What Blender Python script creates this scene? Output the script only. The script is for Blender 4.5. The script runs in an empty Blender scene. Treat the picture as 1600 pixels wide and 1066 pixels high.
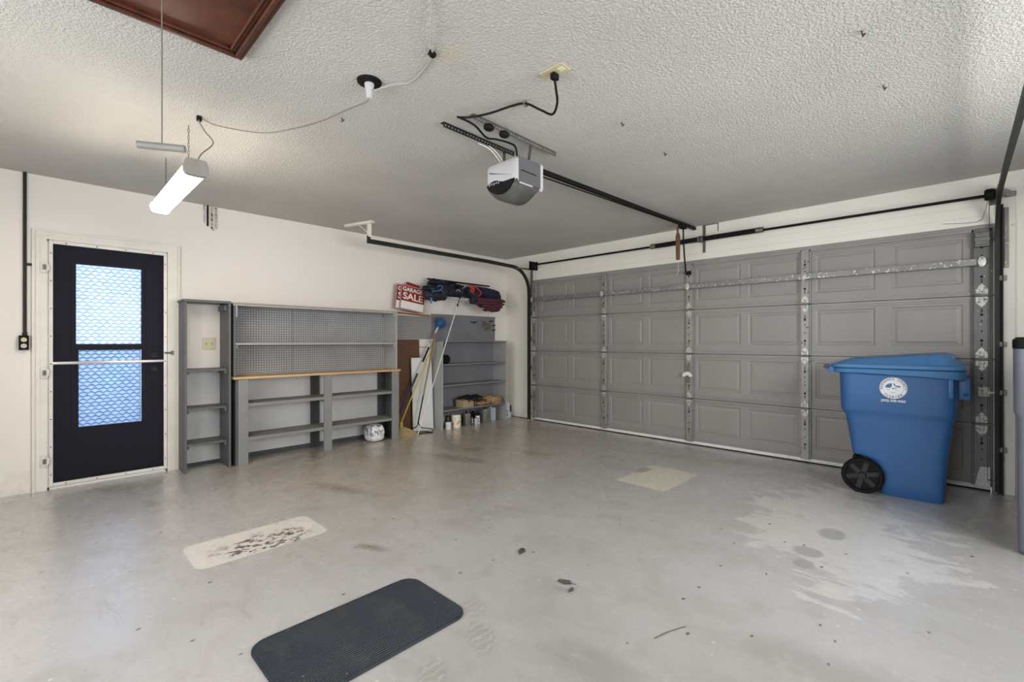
import bpy, bmesh, math, random
from math import sin, cos, pi, radians
from mathutils import Vector, Matrix, noise

random.seed(7)
SC = bpy.context.scene
COL = SC.collection

# ------------------------------------------------------------------ camera, world, light, exposure
cam_d = bpy.data.cameras.new('camera')
cam = bpy.data.objects.new('camera', cam_d)
COL.objects.link(cam)
cam_d.sensor_width = 36.0
cam_d.lens = 717.4 / 1600 * 36.0
cam_d.shift_y = 0.00075
cam_d.clip_start = 0.02
cam.location = (5.287, -5.31, 1.2)
cam.rotation_euler = (radians(90), 0, radians(44.118))
SC.camera = cam

SC.view_settings.view_transform = 'Standard'
SC.view_settings.look = 'None'
SC.view_settings.gamma = 1.0
SC.view_settings.use_curve_mapping = False
SC.view_settings.exposure = 0.47

world = bpy.data.worlds.new('world')
SC.world = world
world.use_nodes = True
wn = world.node_tree.nodes
bg = wn['Background']
bg.inputs['Color'].default_value = (0.62, 0.80, 1.0, 1)
bg.inputs['Strength'].default_value = 1.1

def area(name, loc, rot, sx, sy, power, color):
    l = bpy.data.lights.new(name, 'AREA')
    l.shape = 'RECTANGLE'; l.size = sx; l.size_y = sy
    l.energy = power; l.color = color
    o = bpy.data.objects.new(name, l); COL.objects.link(o)
    o.location = loc; o.rotation_euler = [radians(a) for a in rot]
    return o
# daylight entering by the entry door glass, plus fill light at two windows added out of view
area('daylight_entry_door', (-0.45, -4.87, 1.25), (0, -90, 0), 1.9, 0.9, 64, (0.74, 0.85, 1.0))
area('added_south_fill', (3.6, -6.95, 1.45), (90, 0, 0), 3.4, 1.7, 74, (1.0, 0.965, 0.925))
area('added_east_fill', (6.95, -2.75, 1.5), (0, 90, 0), 1.7, 2.9, 108, (1.0, 0.965, 0.925))

# ------------------------------------------------------------------ node helpers / materials
class NT:
    def __init__(s, name):
        s.m = bpy.data.materials.new(name); s.m.use_nodes = True
        s.t = s.m.node_tree; s.n = s.t.nodes; s.l = s.t.links
        s.b = s.n['Principled BSDF']
    def new(s, kind, **kw):
        n = s.n.new(kind)
        for k, v in kw.items(): setattr(n, k, v)
        return n
    def put(s, inp, v):
        if isinstance(v, bpy.types.NodeSocket): s.l.new(v, inp)
        elif isinstance(v, (tuple, list)) and len(v) == 3 and inp.type == 'RGBA': inp.default_value = (*v, 1)
        else: inp.default_value = v
    def math(s, op, a, b=0.0, c=None, clamp=False):
        n = s.new('ShaderNodeMath', operation=op); n.use_clamp = clamp
        s.put(n.inputs[0], a); s.put(n.inputs[1], b)
        if c is not None: s.put(n.inputs[2], c)
        return n.outputs[0]
    def mix(s, f, a, b):
        n = s.new('ShaderNodeMix', data_type='RGBA')
        s.put(n.inputs[0], f); s.put(n.inputs[6], a); s.put(n.inputs[7], b)
        return n.outputs[2]
    def noise(s, vec, scale, detail=3, rough=.5, out=0, dist=0):
        n = s.new('ShaderNodeTexNoise'); s.put(n.inputs['Scale'], scale); n.inputs['Detail'].default_value = detail
        n.inputs['Roughness'].default_value = rough; n.inputs['Distortion'].default_value = dist
        if vec is not None: s.l.new(vec, n.inputs['Vector'])
        return n.outputs[out]
    def ramp(s, v, lo, hi):      # clamped linear map lo..hi -> 0..1
        n = s.new('ShaderNodeMapRange'); s.put(n.inputs[0], v)
        n.inputs[1].default_value = lo; n.inputs[2].default_value = hi
        return n.outputs[0]
    def pos(s):
        g = s.new('ShaderNodeNewGeometry'); return g.outputs['Position']
    def objc(s):
        return s.new('ShaderNodeTexCoord').outputs['Object']
    def sep(s, v):
        n = s.new('ShaderNodeSeparateXYZ'); s.l.new(v, n.inputs[0]); return n.outputs
    def scl(s, v, sc):
        n = s.new('ShaderNodeMapping'); s.l.new(v, n.inputs[0]); n.inputs['Scale'].default_value = sc
        return n.outputs[0]
    def bump(s, h, strength, dist=.01):
        n = s.new('ShaderNodeBump'); n.inputs['Strength'].default_value = strength; n.inputs['Distance'].default_value = dist
        s.l.new(h, n.inputs['Height']); s.l.new(n.outputs[0], s.b.inputs['Normal']); return n

def M(name, col, rough=.5, metal=0.0, col2=None, scale=8, lo=.35, hi=.7, bump=0, bscale=60, stretch=(1, 1, 1), spec=None):
    t = NT(name)
    v = t.scl(t.objc(), stretch)
    if col2 is None: col2 = tuple(c * .82 for c in col)
    f = t.ramp(t.noise(v, scale, 4, .6), lo, hi)
    t.put(t.b.inputs['Base Color'], t.mix(f, col, col2))
    t.b.inputs['Roughness'].default_value = rough
    t.b.inputs['Metallic'].default_value = metal
    if spec is not None: t.b.inputs['Specular IOR Level'].default_value = spec
    if bump: t.bump(t.noise(v, bscale, 3), bump, .004)
    return t.m

def rbox(t, x, y, cx, cy, hx, hy, r, wob=None):      # rounded rectangle mask 1 inside
    ax = t.math('SUBTRACT', t.math('ABSOLUTE', t.math('SUBTRACT', x, cx)), hx - r)
    ay = t.math('SUBTRACT', t.math('ABSOLUTE', t.math('SUBTRACT', y, cy)), hy - r)
    ax = t.math('MAXIMUM', ax, 0.0); ay = t.math('MAXIMUM', ay, 0.0)
    d = t.math('SQRT', t.math('ADD', t.math('MULTIPLY', ax, ax), t.math('MULTIPLY', ay, ay)))
    if wob is not None: d = t.math('ADD', d, wob)
    return t.ramp(d, r + .004, r - .004)
def ell(t, x, y, cx, cy, rx, ry, ang=0):      # 0 at centre .. 1 at border ..
    dx = t.math('SUBTRACT', x, cx); dy = t.math('SUBTRACT', y, cy)
    c, s_ = cos(ang), sin(ang)
    u = t.math('DIVIDE', t.math('ADD', t.math('MULTIPLY', dx, c), t.math('MULTIPLY', dy, s_)), rx)
    v = t.math('DIVIDE', t.math('SUBTRACT', t.math('MULTIPLY', dy, c), t.math('MULTIPLY', dx, s_)), ry)
    return t.math('SQRT', t.math('ADD', t.math('MULTIPLY', u, u), t.math('MULTIPLY', v, v)))

# ---- floor
def floor_mat():
    t = NT('painted_concrete')
    p = t.pos(); o = t.sep(p); x, y = o[0], o[1]
    big = t.noise(p, .9, 4, .55); med = t.noise(p, 3.2, 7, .68); fine = t.noise(p, 26, 5, .6)
    col = t.mix(t.ramp(big, .35, .68), (.475, .46, .462), (.41, .405, .385))
    col = t.mix(t.math('MULTIPLY', t.ramp(med, .50, .70), .6), col, (.33, .315, .28))
    # older, browner dirt in front of the shelves
    dx = t.ramp(x, 3.6, .8); dn = t.ramp(t.noise(t.scl(p, (1, .55, 1)), 2.6, 6, .65, dist=.6), .38, .64)
    dy = t.ramp(y, -4.5, -3.4)
    m = t.math('MULTIPLY', t.math('MULTIPLY', dx, dn), dy)
    col = t.mix(t.math('MULTIPLY', m, .65), col, (.29, .235, .175))
    m = t.math('MULTIPLY', t.math('MULTIPLY', t.ramp(x, 2.9, 1.0), dy), t.ramp(med, .66, .46))
    col = t.mix(t.math('MULTIPLY', m, .85), col, (.50, .425, .335))
    # dark smudges
    for (cx, cy, rx, ry, k) in ((1.72, -3.57, .42, .09, .8), (2.85, -3.95, .15, .05, 1.), (1.5, -2.35, .55, .12, .7), (.42, -3.6, .12, .3, .8), (.25, -3.1, .22, 1.1, .7), (1.2, -2.0, .5, .16, .5), (2.0, -1.6, .3, .1, .5), (3.0, -2.95, .2, .06, .4), (.33, -4.9, .35, .2, .6), (4.3, -3.9, .3, .12, .35), (5.0, -3.3, .5, .15, .4), (3.4, -.6, 1.2, .10, .35), (.12, -2.0, .12, 2.0, .8), (3.9, -3.55, .10, .05, .5)):
        e = ell(t, x, y, cx, cy, rx, ry, .3)
        mk = t.math('MULTIPLY', t.ramp(t.math('ADD', e, t.math('MULTIPLY', t.math('SUBTRACT', med, .5), 3.0)), 1.0, .2), k * .75)
        col = t.mix(mk, col, (.16, .135, .105))
    wob = t.math('MULTIPLY', t.math('SUBTRACT', fine, .5), .012)
    scf = t.noise(t.scl(p, (.8, 2.4, 1)), 4.5, 8, .72, dist=1.2)
    far = t.ramp(x, 4.6, 1.2)
    col = t.mix(t.math('MULTIPLY', t.ramp(scf, .56, .66), t.math('MULTIPLY_ADD', far, .38, .12)), col, (.24, .195, .145))
    col = t.mix(t.math('MULTIPLY', t.ramp(scf, .44, .36), .30), col, (.50, .485, .46))
    sc2 = t.noise(t.scl(p, (5, 1, 1)), 6, 6, .75, dist=.5)
    col = t.mix(t.math('MULTIPLY', t.ramp(sc2, .69, .72), .6), col, (.12, .11, .10))
    sc3 = t.noise(t.scl(p, (1, 6, 1)), 5, 6, .75, dist=.5)
    col = t.mix(t.math('MULTIPLY', t.ramp(sc3, .69, .71), .6), col, (.66, .66, .65))
    # pale rectangles where mats once lay
    pa = rbox(t, x, y, 2.24, -4.38, .195, .355, .06, wob)
    col = t.mix(t.math('MULTIPLY', pa, .95), col, (.70, .66, .62))
    e = ell(t, x, y, 2.30, -4.36, .17, .33, -.1)
    chips = t.math('MULTIPLY', t.ramp(t.noise(t.scl(p, (1.0, .55, 1)), 26, 4, .75), .515, .525), t.ramp(t.math('ADD', e, t.math('MULTIPLY', t.noise(p, 9, 2), 1.2)), 1.5, 1.2))
    chips = t.math('MULTIPLY', chips, pa)
    col = t.mix(chips, col, (.10, .08, .06))
    pb = rbox(t, x, y, 3.385, -1.49, .225, .335, .03, wob)
    col = t.mix(t.math('MULTIPLY', pb, .95), col, (.66, .62, .52))
    ru = t.math('MULTIPLY', t.ramp(t.math('ADD', ell(t, x, y, 3.18, -1.38, .07, .15), t.math('MULTIPLY', fine, .8)), 1.3, .9), .7)
    col = t.mix(ru, col, (.26, .19, .10))
    # white spill near the bin
    sp = ell(t, x, y, 4.74, -1.72, .46, .86, .10)
    nz = t.noise(t.scl(p, (1.0, 2.2, 1)), 2.3, 7, .62, dist=.8)
    sm = t.ramp(t.math('ADD', sp, t.math('MULTIPLY', t.math('SUBTRACT', nz, .5), 3.2)), .95, .75)
    edge = t.math('MULTIPLY', t.ramp(t.math('ADD', sp, t.math('MULTIPLY', t.math('SUBTRACT', nz, .5), 3.2)), 1.02, .93), t.ramp(t.math('ADD', sp, t.math('MULTIPLY', t.math('SUBTRACT', nz, .5), 3.2)), .80, .90))
    col = t.mix(t.math('MULTIPLY', sm, t.math('MULTIPLY_ADD', fine, .4, .25)), col, (.72, .71, .67))
    col = t.mix(t.math('MULTIPLY', edge, .35), col, (.76, .75, .72))
    for (cx, cy, rx, ry) in ((4.727, -1.867, .07, .10), (4.673, -2.247, .075, .07), (4.69, -2.43, .05, .06)):
        k = t.ramp(ell(t, x, y, cx, cy, rx, ry), 1.1, .9)
        col = t.mix(t.math('MULTIPLY', k, .7), col, (.30, .30, .30))
    cr = ell(t, x, y, 5.47, -1.05, .13, .20)
    cm = t.math('MULTIPLY', t.math('MULTIPLY', t.ramp(cr, 1.1, 1.0), t.ramp(cr, .82, .92)), t.ramp(x, 5.47, 5.40))
    col = t.mix(t.math('MULTIPLY', cm, .6), col, (.62, .61, .56))
    # fine white and dark flecks
    vor = t.new('ShaderNodeTexVoronoi'); vor.inputs['Scale'].default_value = 13; t.l.new(p, vor.inputs['Vector'])
    gate = t.ramp(t.noise(p, 2.1, 2), .50, .56)
    w = t.math('MULTIPLY', t.ramp(t.math('ADD', vor.outputs[0], t.math('MULTIPLY', fine, .22)), .20, .17), gate)
    col = t.mix(t.math('MULTIPLY', w, .7), col, (.72, .72, .70))
    vor2 = t.new('ShaderNodeTexVoronoi'); vor2.inputs['Scale'].default_value = 8.5
    mp = t.new('ShaderNodeMapping'); t.l.new(p, mp.inputs[0]); mp.inputs['Location'].default_value = (3.1, 7.7, 0); mp.inputs['Scale'].default_value = (1.3, .8, 1)
    t.l.new(mp.outputs[0], vor2.inputs['Vector'])
    w = t.ramp(t.math('ADD', vor2.outputs[0], t.math('MULTIPLY', fine, .25)), .20, .175)
    col = t.mix(t.math('MULTIPLY', w, .85), col, (.07, .06, .05))
    # tyre prints by the mat
    for (cx, cy, rx, ry) in ((3.72, -3.935, .10, .055), (3.90, -4.06, .12, .07), (3.93, -4.32, .10, .06)):
        k = t.ramp(ell(t, x, y, cx, cy, rx, ry, -.5), 1.1, .7)
        wv = t.new('ShaderNodeTexWave'); wv.inputs['Scale'].default_value = 9; wv.inputs['Distortion'].default_value = 6; wv.inputs['Detail Scale'].default_value = 3
        t.l.new(p, wv.inputs['Vector'])
        col = t.mix(t.math('MULTIPLY', k, .35), col, (.27, .265, .23))
        col = t.mix(t.math('MULTIPLY', t.math('MULTIPLY', k, t.ramp(wv.outputs[1], .75, .9)), .6), col, (.5, .5, .47))
    t.put(t.b.inputs['Base Color'], col)
    rg = t.math('MULTIPLY_ADD', med, .36, .20)
    t.put(t.b.inputs['Roughness'], rg)
    t.b.inputs['Specular IOR Level'].default_value = .6
    t.b.inputs['Coat Weight'].default_value = .8
    t.put(t.b.inputs['Coat Roughness'], t.math('MULTIPLY_ADD', med, .35, .10))
    t.bump(t.math('ADD', t.math('MULTIPLY', med, .7), t.math('MULTIPLY', fine, .25)), .35, .006)
    return t.m

def ceiling_mat():
    t = NT('textured_plaster')
    p = t.pos()
    n1 = t.noise(p, 78, 3, .6, dist=.3); n2 = t.noise(p, 190, 2, .6)
    h = t.math('ADD', t.ramp(n1, .40, .62), t.math('MULTIPLY', n2, .45))
    big = t.noise(p, 1.1, 3)
    c = t.mix(t.ramp(big, .35, .7), (.59, .58, .545), (.52, .515, .485))
    e = t.ramp(t.math('ADD', ell(t, *t.sep(p)[:2], 3.60, -3.97, .12, .07), t.math('MULTIPLY', n1, .6)), 1.3, .8)
    c = t.mix(t.math('MULTIPLY', e, .5), c, (.62, .55, .42))
    t.put(t.b.inputs['Base Color'], c)
    t.b.inputs['Roughness'].default_value = .9
    t.bump(h, .78, .006)
    return t.m

def wall_mat(name, c1, c2):
    t = NT(name)
    p = t.pos()
    big = t.noise(p, 1.3, 4)
    c = t.mix(t.ramp(big, .35, .7), c1, c2)
    z = t.sep(p)[2]
    dirt = t.math('MULTIPLY', t.ramp(z, .22, .0), t.ramp(t.noise(p, 9, 5, .65), .42, .62))
    c = t.mix(t.math('MULTIPLY', dirt, .5), c, (.42, .39, .34))
    sp = t.ramp(t.noise(p, 30, 4, .7), .72, .76)
    c = t.mix(t.math('MULTIPLY', sp, .35), c, (.45, .42, .38))
    t.put(t.b.inputs['Base Color'], c)
    t.b.inputs['Roughness'].default_value = .62
    # faint block courses under the paint
    br = t.new('ShaderNodeTexBrick'); br.inputs['Scale'].default_value = 1
    br.inputs['Brick Width'].default_value = .4; br.inputs['Row Height'].default_value = .2; br.inputs['Mortar Size'].default_value = .006
    br.inputs['Color1'].default_value = (1, 1, 1, 1); br.inputs['Color2'].default_value = (1, 1, 1, 1); br.inputs['Mortar'].default_value = (0, 0, 0, 1)
    cb = t.new('ShaderNodeCombineXYZ'); s = t.sep(p)
    t.l.new(t.math('ADD', s[0], s[1]), cb.inputs[0]); t.l.new(s[2], cb.inputs[1]); t.l.new(cb.outputs[0], br.inputs['Vector'])
    h = t.math('ADD', t.math('MULTIPLY', br.outputs[0], .25), t.math('MULTIPLY', t.noise(p, 40, 3), .4))
    t.bump(h, .25, .004)
    return t.m

def peg_mat():
    t = NT('grey_pegboard')
    p = t.pos(); s = t.sep(p)
    def fr(v):
        return t.math('SUBTRACT', t.math('FRACT', t.math('DIVIDE', v, .0254)), .5)
    a, b = fr(s[1]), fr(s[2])
    d = t.math('SQRT', t.math('ADD', t.math('MULTIPLY', a, a), t.math('MULTIPLY', b, b)))
    hole = t.ramp(d, .27, .19)
    c = t.mix(t.ramp(t.noise(p, 4, 3), .35, .7), (.36, .36, .365), (.30, .30, .305))
    t.put(t.b.inputs['Base Color'], t.mix(hole, c, (.03, .03, .03)))
    t.b.inputs['Roughness'].default_value = .6
    return t.m

def glass_mat(name, dark, light):
    t = NT(name)
    p = t.pos(); s = t.sep(p)
    # staggered rows of small crescents pressed into the glass
    n = t.noise(p, 30, 3)
    zz = t.math('DIVIDE', t.math('MULTIPLY_ADD', n, .010, s[2]), .030)
    row = t.math('FLOOR', zz); fz = t.math('FRACT', zz)
    ph = t.math('MULTIPLY_ADD', t.math('MODULO', row, 2.0), .5, t.math('DIVIDE', s[1], .052))
    arc = t.math('ABSOLUTE', t.math('SINE', t.math('MULTIPLY', ph, pi)))
    d = t.math('ABSOLUTE', t.math('SUBTRACT', fz, t.math('MULTIPLY_ADD', arc, .5, .22)))
    k = t.math('MULTIPLY_ADD', t.ramp(d, .02, .30), .75, t.math('MULTIPLY', n, .35))
    col = t.mix(k, dark, light)
    tr = t.new('ShaderNodeBsdfTranslucent'); t.put(tr.inputs[0], col)
    rf = t.new('ShaderNodeBsdfRefraction'); rf.inputs['Roughness'].default_value = .25; rf.inputs['IOR'].default_value = 1.15
    t.put(rf.inputs[0], col)
    bp = t.new('ShaderNodeBump'); bp.inputs['Strength'].default_value = 1; bp.inputs['Distance'].default_value = .004
    t.l.new(k, bp.inputs['Height']); t.l.new(bp.outputs[0], rf.inputs['Normal'])
    mx = t.new('ShaderNodeMixShader'); mx.inputs[0].default_value = .3
    t.l.new(tr.outputs[0], mx.inputs[1]); t.l.new(rf.outputs[0], mx.inputs[2])
    gl = t.new('ShaderNodeBsdfGlossy'); gl.inputs['Roughness'].default_value = .15
    m2 = t.new('ShaderNodeMixShader'); m2.inputs[0].default_value = .06
    t.l.new(mx.outputs[0], m2.inputs[1]); t.l.new(gl.outputs[0], m2.inputs[2])
    t.l.new(m2.outputs[0], t.n['Material Output'].inputs[0])
    return t.m

def screen_mat():
    t = NT('insect_screen')
    tp = t.new('ShaderNodeBsdfTransparent'); tp.inputs[0].default_value = (.72, .73, .78, 1)
    df = t.new('ShaderNodeBsdfDiffuse'); df.inputs[0].default_value = (.045, .043, .055, 1)
    mx = t.new('ShaderNodeMixShader'); mx.inputs[0].default_value = .30
    t.l.new(tp.outputs[0], mx.inputs[1]); t.l.new(df.outputs[0], mx.inputs[2])
    t.l.new(mx.outputs[0], t.n['Material Output'].inputs[0])
    return t.m

def emit_mat(name, col, st):
    t = NT(name)
    t.b.inputs['Base Color'].default_value = (.9, .9, .9, 1)
    t.b.inputs['Emission Color'].default_value = (*col, 1); t.b.inputs['Emission Strength'].default_value = st
    return t.m

def bin_mat(name, c1, c2):
    t = NT(name)
    o = t.objc()
    c = t.mix(t.ramp(t.noise(o, 3.5, 4), .35, .7), c1, c2)
    sc = t.ramp(t.noise(t.scl(o, (6, 6, 1)), 9, 5, .7), .66, .74)
    c = t.mix(t.math('MULTIPLY', sc, .35), c, tuple(min(1, v * 1.7 + .04) for v in c1))
    dk = t.ramp(t.noise(t.scl(o, (3, 3, 1.2)), 5, 5, .75), .66, .72)
    c = t.mix(t.math('MULTIPLY', dk, .35), c, tuple(v * .35 for v in c1))
    t.put(t.b.inputs['Base Color'], c)
    t.b.inputs['Roughness'].default_value = .42
    t.bump(t.noise(o, 120, 2), .08, .002)
    return t.m

def mat_mat():
    t = NT('ribbed_rubber')
    p = t.pos(); s = t.sep(p)
    w = t.math('SINE', t.math('MULTIPLY', s[0], 2 * pi / .0115))
    c = t.mix(t.ramp(t.noise(p, 5, 4), .4, .65), (.016, .027, .044), (.028, .038, .052))
    c = t.mix(t.math('MULTIPLY', t.ramp(t.noise(p, 7, 6, .7), .54, .7), .5), c, (.10, .085, .07))
    v = t.new('ShaderNodeTexVoronoi'); v.inputs['Scale'].default_value = 22; t.l.new(p, v.inputs['Vector'])
    c = t.mix(t.ramp(t.math('ADD', v.outputs[0], t.math('MULTIPLY', t.noise(p, 30), .3)), .2, .17), c, (.4, .42, .42))
    t.put(t.b.inputs['Base Color'], c); t.b.inputs['Roughness'].default_value = .55
    t.bump(w, .9, .004)
    return t.m

def dots_mat(name, c1, c2, dot, sc, lo, hi, rough=.45, metal=.3):
    t = NT(name); o = t.pos()
    c = t.mix(t.ramp(t.noise(o, 6, 4), .35, .7), c1, c2)
    c = t.mix(t.ramp(t.noise(o, sc, 2, .5), lo, hi), c, dot)
    t.put(t.b.inputs['Base Color'], c); t.b.inputs['Roughness'].default_value = rough; t.b.inputs['Metallic'].default_value = metal
    return t.m

def can_mat(name, base, label, a, b):    # label band printed round a can, with blotches
    t = NT(name); o = t.objc(); z = t.sep(o)[2]
    band = t.math('MULTIPLY', t.ramp(z, a, a + .002), t.ramp(z, b, b - .002))
    bl = t.ramp(t.noise(o, 28, 2), .5, .53)
    c = t.mix(t.math('MULTIPLY', band, bl), base, label)
    t.put(t.b.inputs['Base Color'], c); t.b.inputs['Roughness'].default_value = .4
    return t.m

FLOOR = floor_mat(); CEIL = ceiling_mat()
WALL = wall_mat('white_block_wall', (.83, .79, .745), (.79, .755, .71))
NWALL = wall_mat('cream_wall', (.84, .82, .76), (.79, .765, .70))
CREAM = M('cream_trim', (.80, .775, .72), .45, scale=5, col2=(.73, .70, .64))
POSTW = dots_mat('worn_cream_wood', (.76, .74, .68), (.70, .68, .62), (.34, .31, .25), 17, .70, .73, .55, 0)
SILL = M('grey_sill', (.5, .5, .48), .5)  # plain even grey
DOORG = M('grey_garage_door', (.30, .285, .272), .42, col2=(.262, .252, .243), scale=1.5)
DOORR = M('grey_door_rail', (.285, .275, .262), .35, col2=(.24, .232, .222), scale=3)
STILE = dots_mat('worn_grey_stile', (.30, .30, .28), (.24, .24, .22), (.09, .085, .075), 34, .66, .70, .4, .3)
STILED = dots_mat('dark_grey_end_stile', (.14, .14, .137), (.11, .11, .108), (.36, .36, .34), 40, .70, .73, .4, .3)
GALV = dots_mat('galvanised_steel', (.24, .24, .235), (.17, .17, .165), (.60, .60, .58), 60, .62, .66, .4, .4)
SILVER = dots_mat('bright_zinc', (.58, .58, .56), (.42, .42, .40), (.16, .16, .15), 50, .58, .62, .4, .3)
RUBW = M('white_bottom_seal', (.80, .80, .78), .4, col2=(.7, .7, .67), scale=12)
BLACK = M('black_metal', (.008, .008, .008), .55, 0, col2=(.010, .010, .010), spec=.15)
BLACKP = M('black_plastic', (.006, .006, .007), .55, col2=(.011, .010, .011), spec=.15)
TRACK = M('dark_track', (.016, .018, .016), .5, 0, col2=(.03, .03, .027), spec=.25, scale=10)
STEEL = M('dull_steel', (.20, .20, .185), .4, .6, col2=(.13, .125, .11), scale=30)
SHELF = M('grey_shelf_paint', (.245, .248, .245), .5, col2=(.20, .204, .202), scale=3, bump=.1)
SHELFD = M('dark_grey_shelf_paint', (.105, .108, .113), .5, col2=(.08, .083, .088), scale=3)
SHELFL = M('light_grey_shelf', (.40, .405, .40), .5, col2=(.34, .345, .34), scale=3)  # lighter shelf grey; on one hutch side it stands in for light
DUSTY = M('dusty_shelf_top', (.25, .235, .21), .75, col2=(.19, .175, .155), scale=9)
BACKP = M('pale_grey_panel', (.58, .585, .58), .5, col2=(.50, .505, .505), scale=2.5)
BACKG = M('blue_grey_panel', (.225, .225, .245), .55, col2=(.19, .19, .21), scale=3)
LEGB = M('dark_back_leg', (.06, .064, .07), .6, col2=(.045, .048, .05))
PINE = M('varnished_pine', (.62, .42, .22), .42, col2=(.50, .31, .14), scale=5, stretch=(10, .6, 10))
PLY = M('orange_plywood', (.46, .25, .10), .55, col2=(.30, .15, .06), scale=6, stretch=(4, 1, 4))
RAWP = M('raw_top_board', (.42, .37, .30), .6, col2=(.33, .28, .22), scale=6, stretch=(4, 1, 4))
MAHO = M('mahogany', (.095, .027, .012), .3, col2=(.035, .011, .006), scale=5, stretch=(1, 4, 1))
MAHOP = M('mahogany_panel', (.12, .036, .018), .33, col2=(.05, .015, .009), scale=2.5, lo=.4, hi=.65)
PEG = peg_mat()
GLASS = glass_mat('clear_obscure_glass', (.20, .28, .37), (.74, .77, .80)); GLASS2 = glass_mat('dim_view_obscure_glass', (.10, .145, .18), (.52, .59, .66)); SCREEN = screen_mat()  # lower pane tint paints in the darker outdoors seen through it
DOORD = M('shaded_dark_door', (.050, .048, .062), .4, col2=(.040, .038, .048), scale=4)  # shade of the screen and backlight put into the door colour
ALU = M('white_aluminium', (.74, .73, .70), .35, .1, col2=(.66, .65, .62), scale=10)
BRUSH = M('brushed_bar', (.6, .57, .57), .3, .6, col2=(.5, .47, .47))
BRASS = M('dull_brass', (.16, .15, .13), .35, .8)
IVORY = M('ivory_plate', (.62, .56, .36), .35, col2=(.56, .50, .31))
IVORYD = M('ivory_switch', (.50, .44, .26), .35)
OUTL = M('cream_outlet', (.78, .72, .55), .35)
OPW = M('opener_white', (.56, .56, .585), .4, col2=(.52, .52, .54))
OPG = M('opener_grey', (.13, .13, .14), .45, col2=(.11, .11, .12))
OPD = M('opener_dark_lens', (.006, .006, .006), .5, col2=(.012, .012, .012), spec=.15)
OPL = M('opener_smoke_lens', (.10, .10, .095), .3, col2=(.07, .07, .065))
LAMP = emit_mat('fluorescent_diffuser', (1.0, .88, .72), 30)
ENDCAP = M('grey_end_cap', (.30, .285, .26), .5)
BLUE = bin_mat('blue_bin_plastic', (.030, .125, .33), (.026, .105, .285))
BLUEL = bin_mat('blue_lid_plastic', (.055, .19, .42), (.05, .17, .38))
GREYB = bin_mat('grey_bin_plastic', (.15, .165, .205), (.13, .145, .18))
SEALW = M('white_seal', (.80, .82, .86), .4, col2=(.74, .77, .82))
SEALB = M('navy_print', (.03, .07, .14), .4)
SEALT = M('teal_print', (.03, .16, .25), .4)
MATR = mat_mat()
WHUB = M('wheel_hub', (.015, .0145, .014), .45, spec=.35)
RED = M('sign_red', (.30, .018, .015), .5, col2=(.22, .014, .013))
DRED = M('sign_dark_red', (.17, .02, .02), .45)
SIGNW = M('sign_white', (.86, .84, .80), .4, col2=(.80, .78, .74))
WIRE = M('white_wire', (.80, .79, .75), .4)
NAVY = M('navy_nylon', (.012, .014, .045), .6, col2=(.006, .006, .014), scale=14, bump=.5, bscale=30)
NYL = M('black_nylon', (.008, .008, .012), .6, col2=(.018, .022, .05), scale=14, bump=.5, bscale=30)
BSTR = M('blue_strap', (.10, .22, .42), .5)
RSTR = M('red_strap', (.50, .045, .03), .5)
PLAID = NT('red_navy_blanket')
_o = PLAID.objc(); _s = PLAID.sep(_o)
PLAID.put(PLAID.b.inputs['Base Color'], PLAID.mix(PLAID.ramp(PLAID.math('SINE', PLAID.math('MULTIPLY_ADD', _s[2], 190., PLAID.math('MULTIPLY', PLAID.noise(_o, 9), 9.))), .1, .6), (.12, .02, .028), (.018, .018, .04)))
PLAID.b.inputs['Roughness'].default_value = .9
PLAID = PLAID.m
DUST = M('blue_bristles', (.035, .16, .34), .7, col2=(.02, .08, .2), scale=30)
POLEW = M('white_pole', (.75, .76, .76), .3, .1)
POLEY = M('yellow_pole', (.62, .50, .06), .4)
POLEB = M('brown_handle', (.26, .16, .08), .5)
PURP = M('navy_grip', (.035, .03, .12), .5)
STRAW = M('straw', (.42, .32, .15), .8, col2=(.28, .2, .08), scale=30, stretch=(6, 1, 1))
BROWNP = M('brown_hardboard', (.13, .06, .028), .55, col2=(.11, .05, .024))
WHITEP = M('white_laminate', (.78, .79, .77), .35, col2=(.72, .73, .71))
KRAFT = M('brown_kraft', (.40, .27, .15), .7, col2=(.24, .14, .07), scale=18, bump=.4)
CARD = M('cardboard', (.42, .33, .20), .75, col2=(.34, .26, .15), scale=30, stretch=(1, 1, 4))
CANM = M('bare_tin', (.42, .41, .36), .32, .7, col2=(.30, .29, .25))
CANLID = M('can_lid', (.20, .20, .19), .4, .5)
BAGM = can_mat('printed_white_plastic', (.82, .82, .80), (.22, .25, .34), .07, .20)
LEAF = M('dry_leaf', (.06, .06, .025), .8)
GREEN = M('hedge_leaves', (.03, .09, .03), .8, col2=(.07, .16, .05), scale=12)
GROUND = M('outdoor_paving', (.45, .44, .40), .8)
CORDG = M('grey_cord', (.20, .185, .16), .5)
CORDW = M('painted_cord', (.50, .48, .44), .6)
CHAINM = M('dark_chain', (.09, .07, .06), .5, .4)
RODW = dots_mat('flaking_white_rod', (.62, .59, .53), (.5, .47, .42), (.06, .05, .04), 55, .52, .55, .7, 0)
PADDLE = M('brown_wood_handle', (.17, .075, .035), .45, col2=(.11, .045, .02), scale=8, stretch=(4, 4, 1))
YBRASS = M('winding_cone', (.22, .20, .10), .4, .5)
DUCT = M('silver_wrap', (.55, .55, .55), .4, .3, col2=(.36, .36, .36), scale=60, bump=.6)

# ------------------------------------------------------------------ mesh helpers
WL = {}
def wl(o):
    return WL.get(o.name, Vector((0, 0, 0))) if o else Vector((0, 0, 0))

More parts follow.
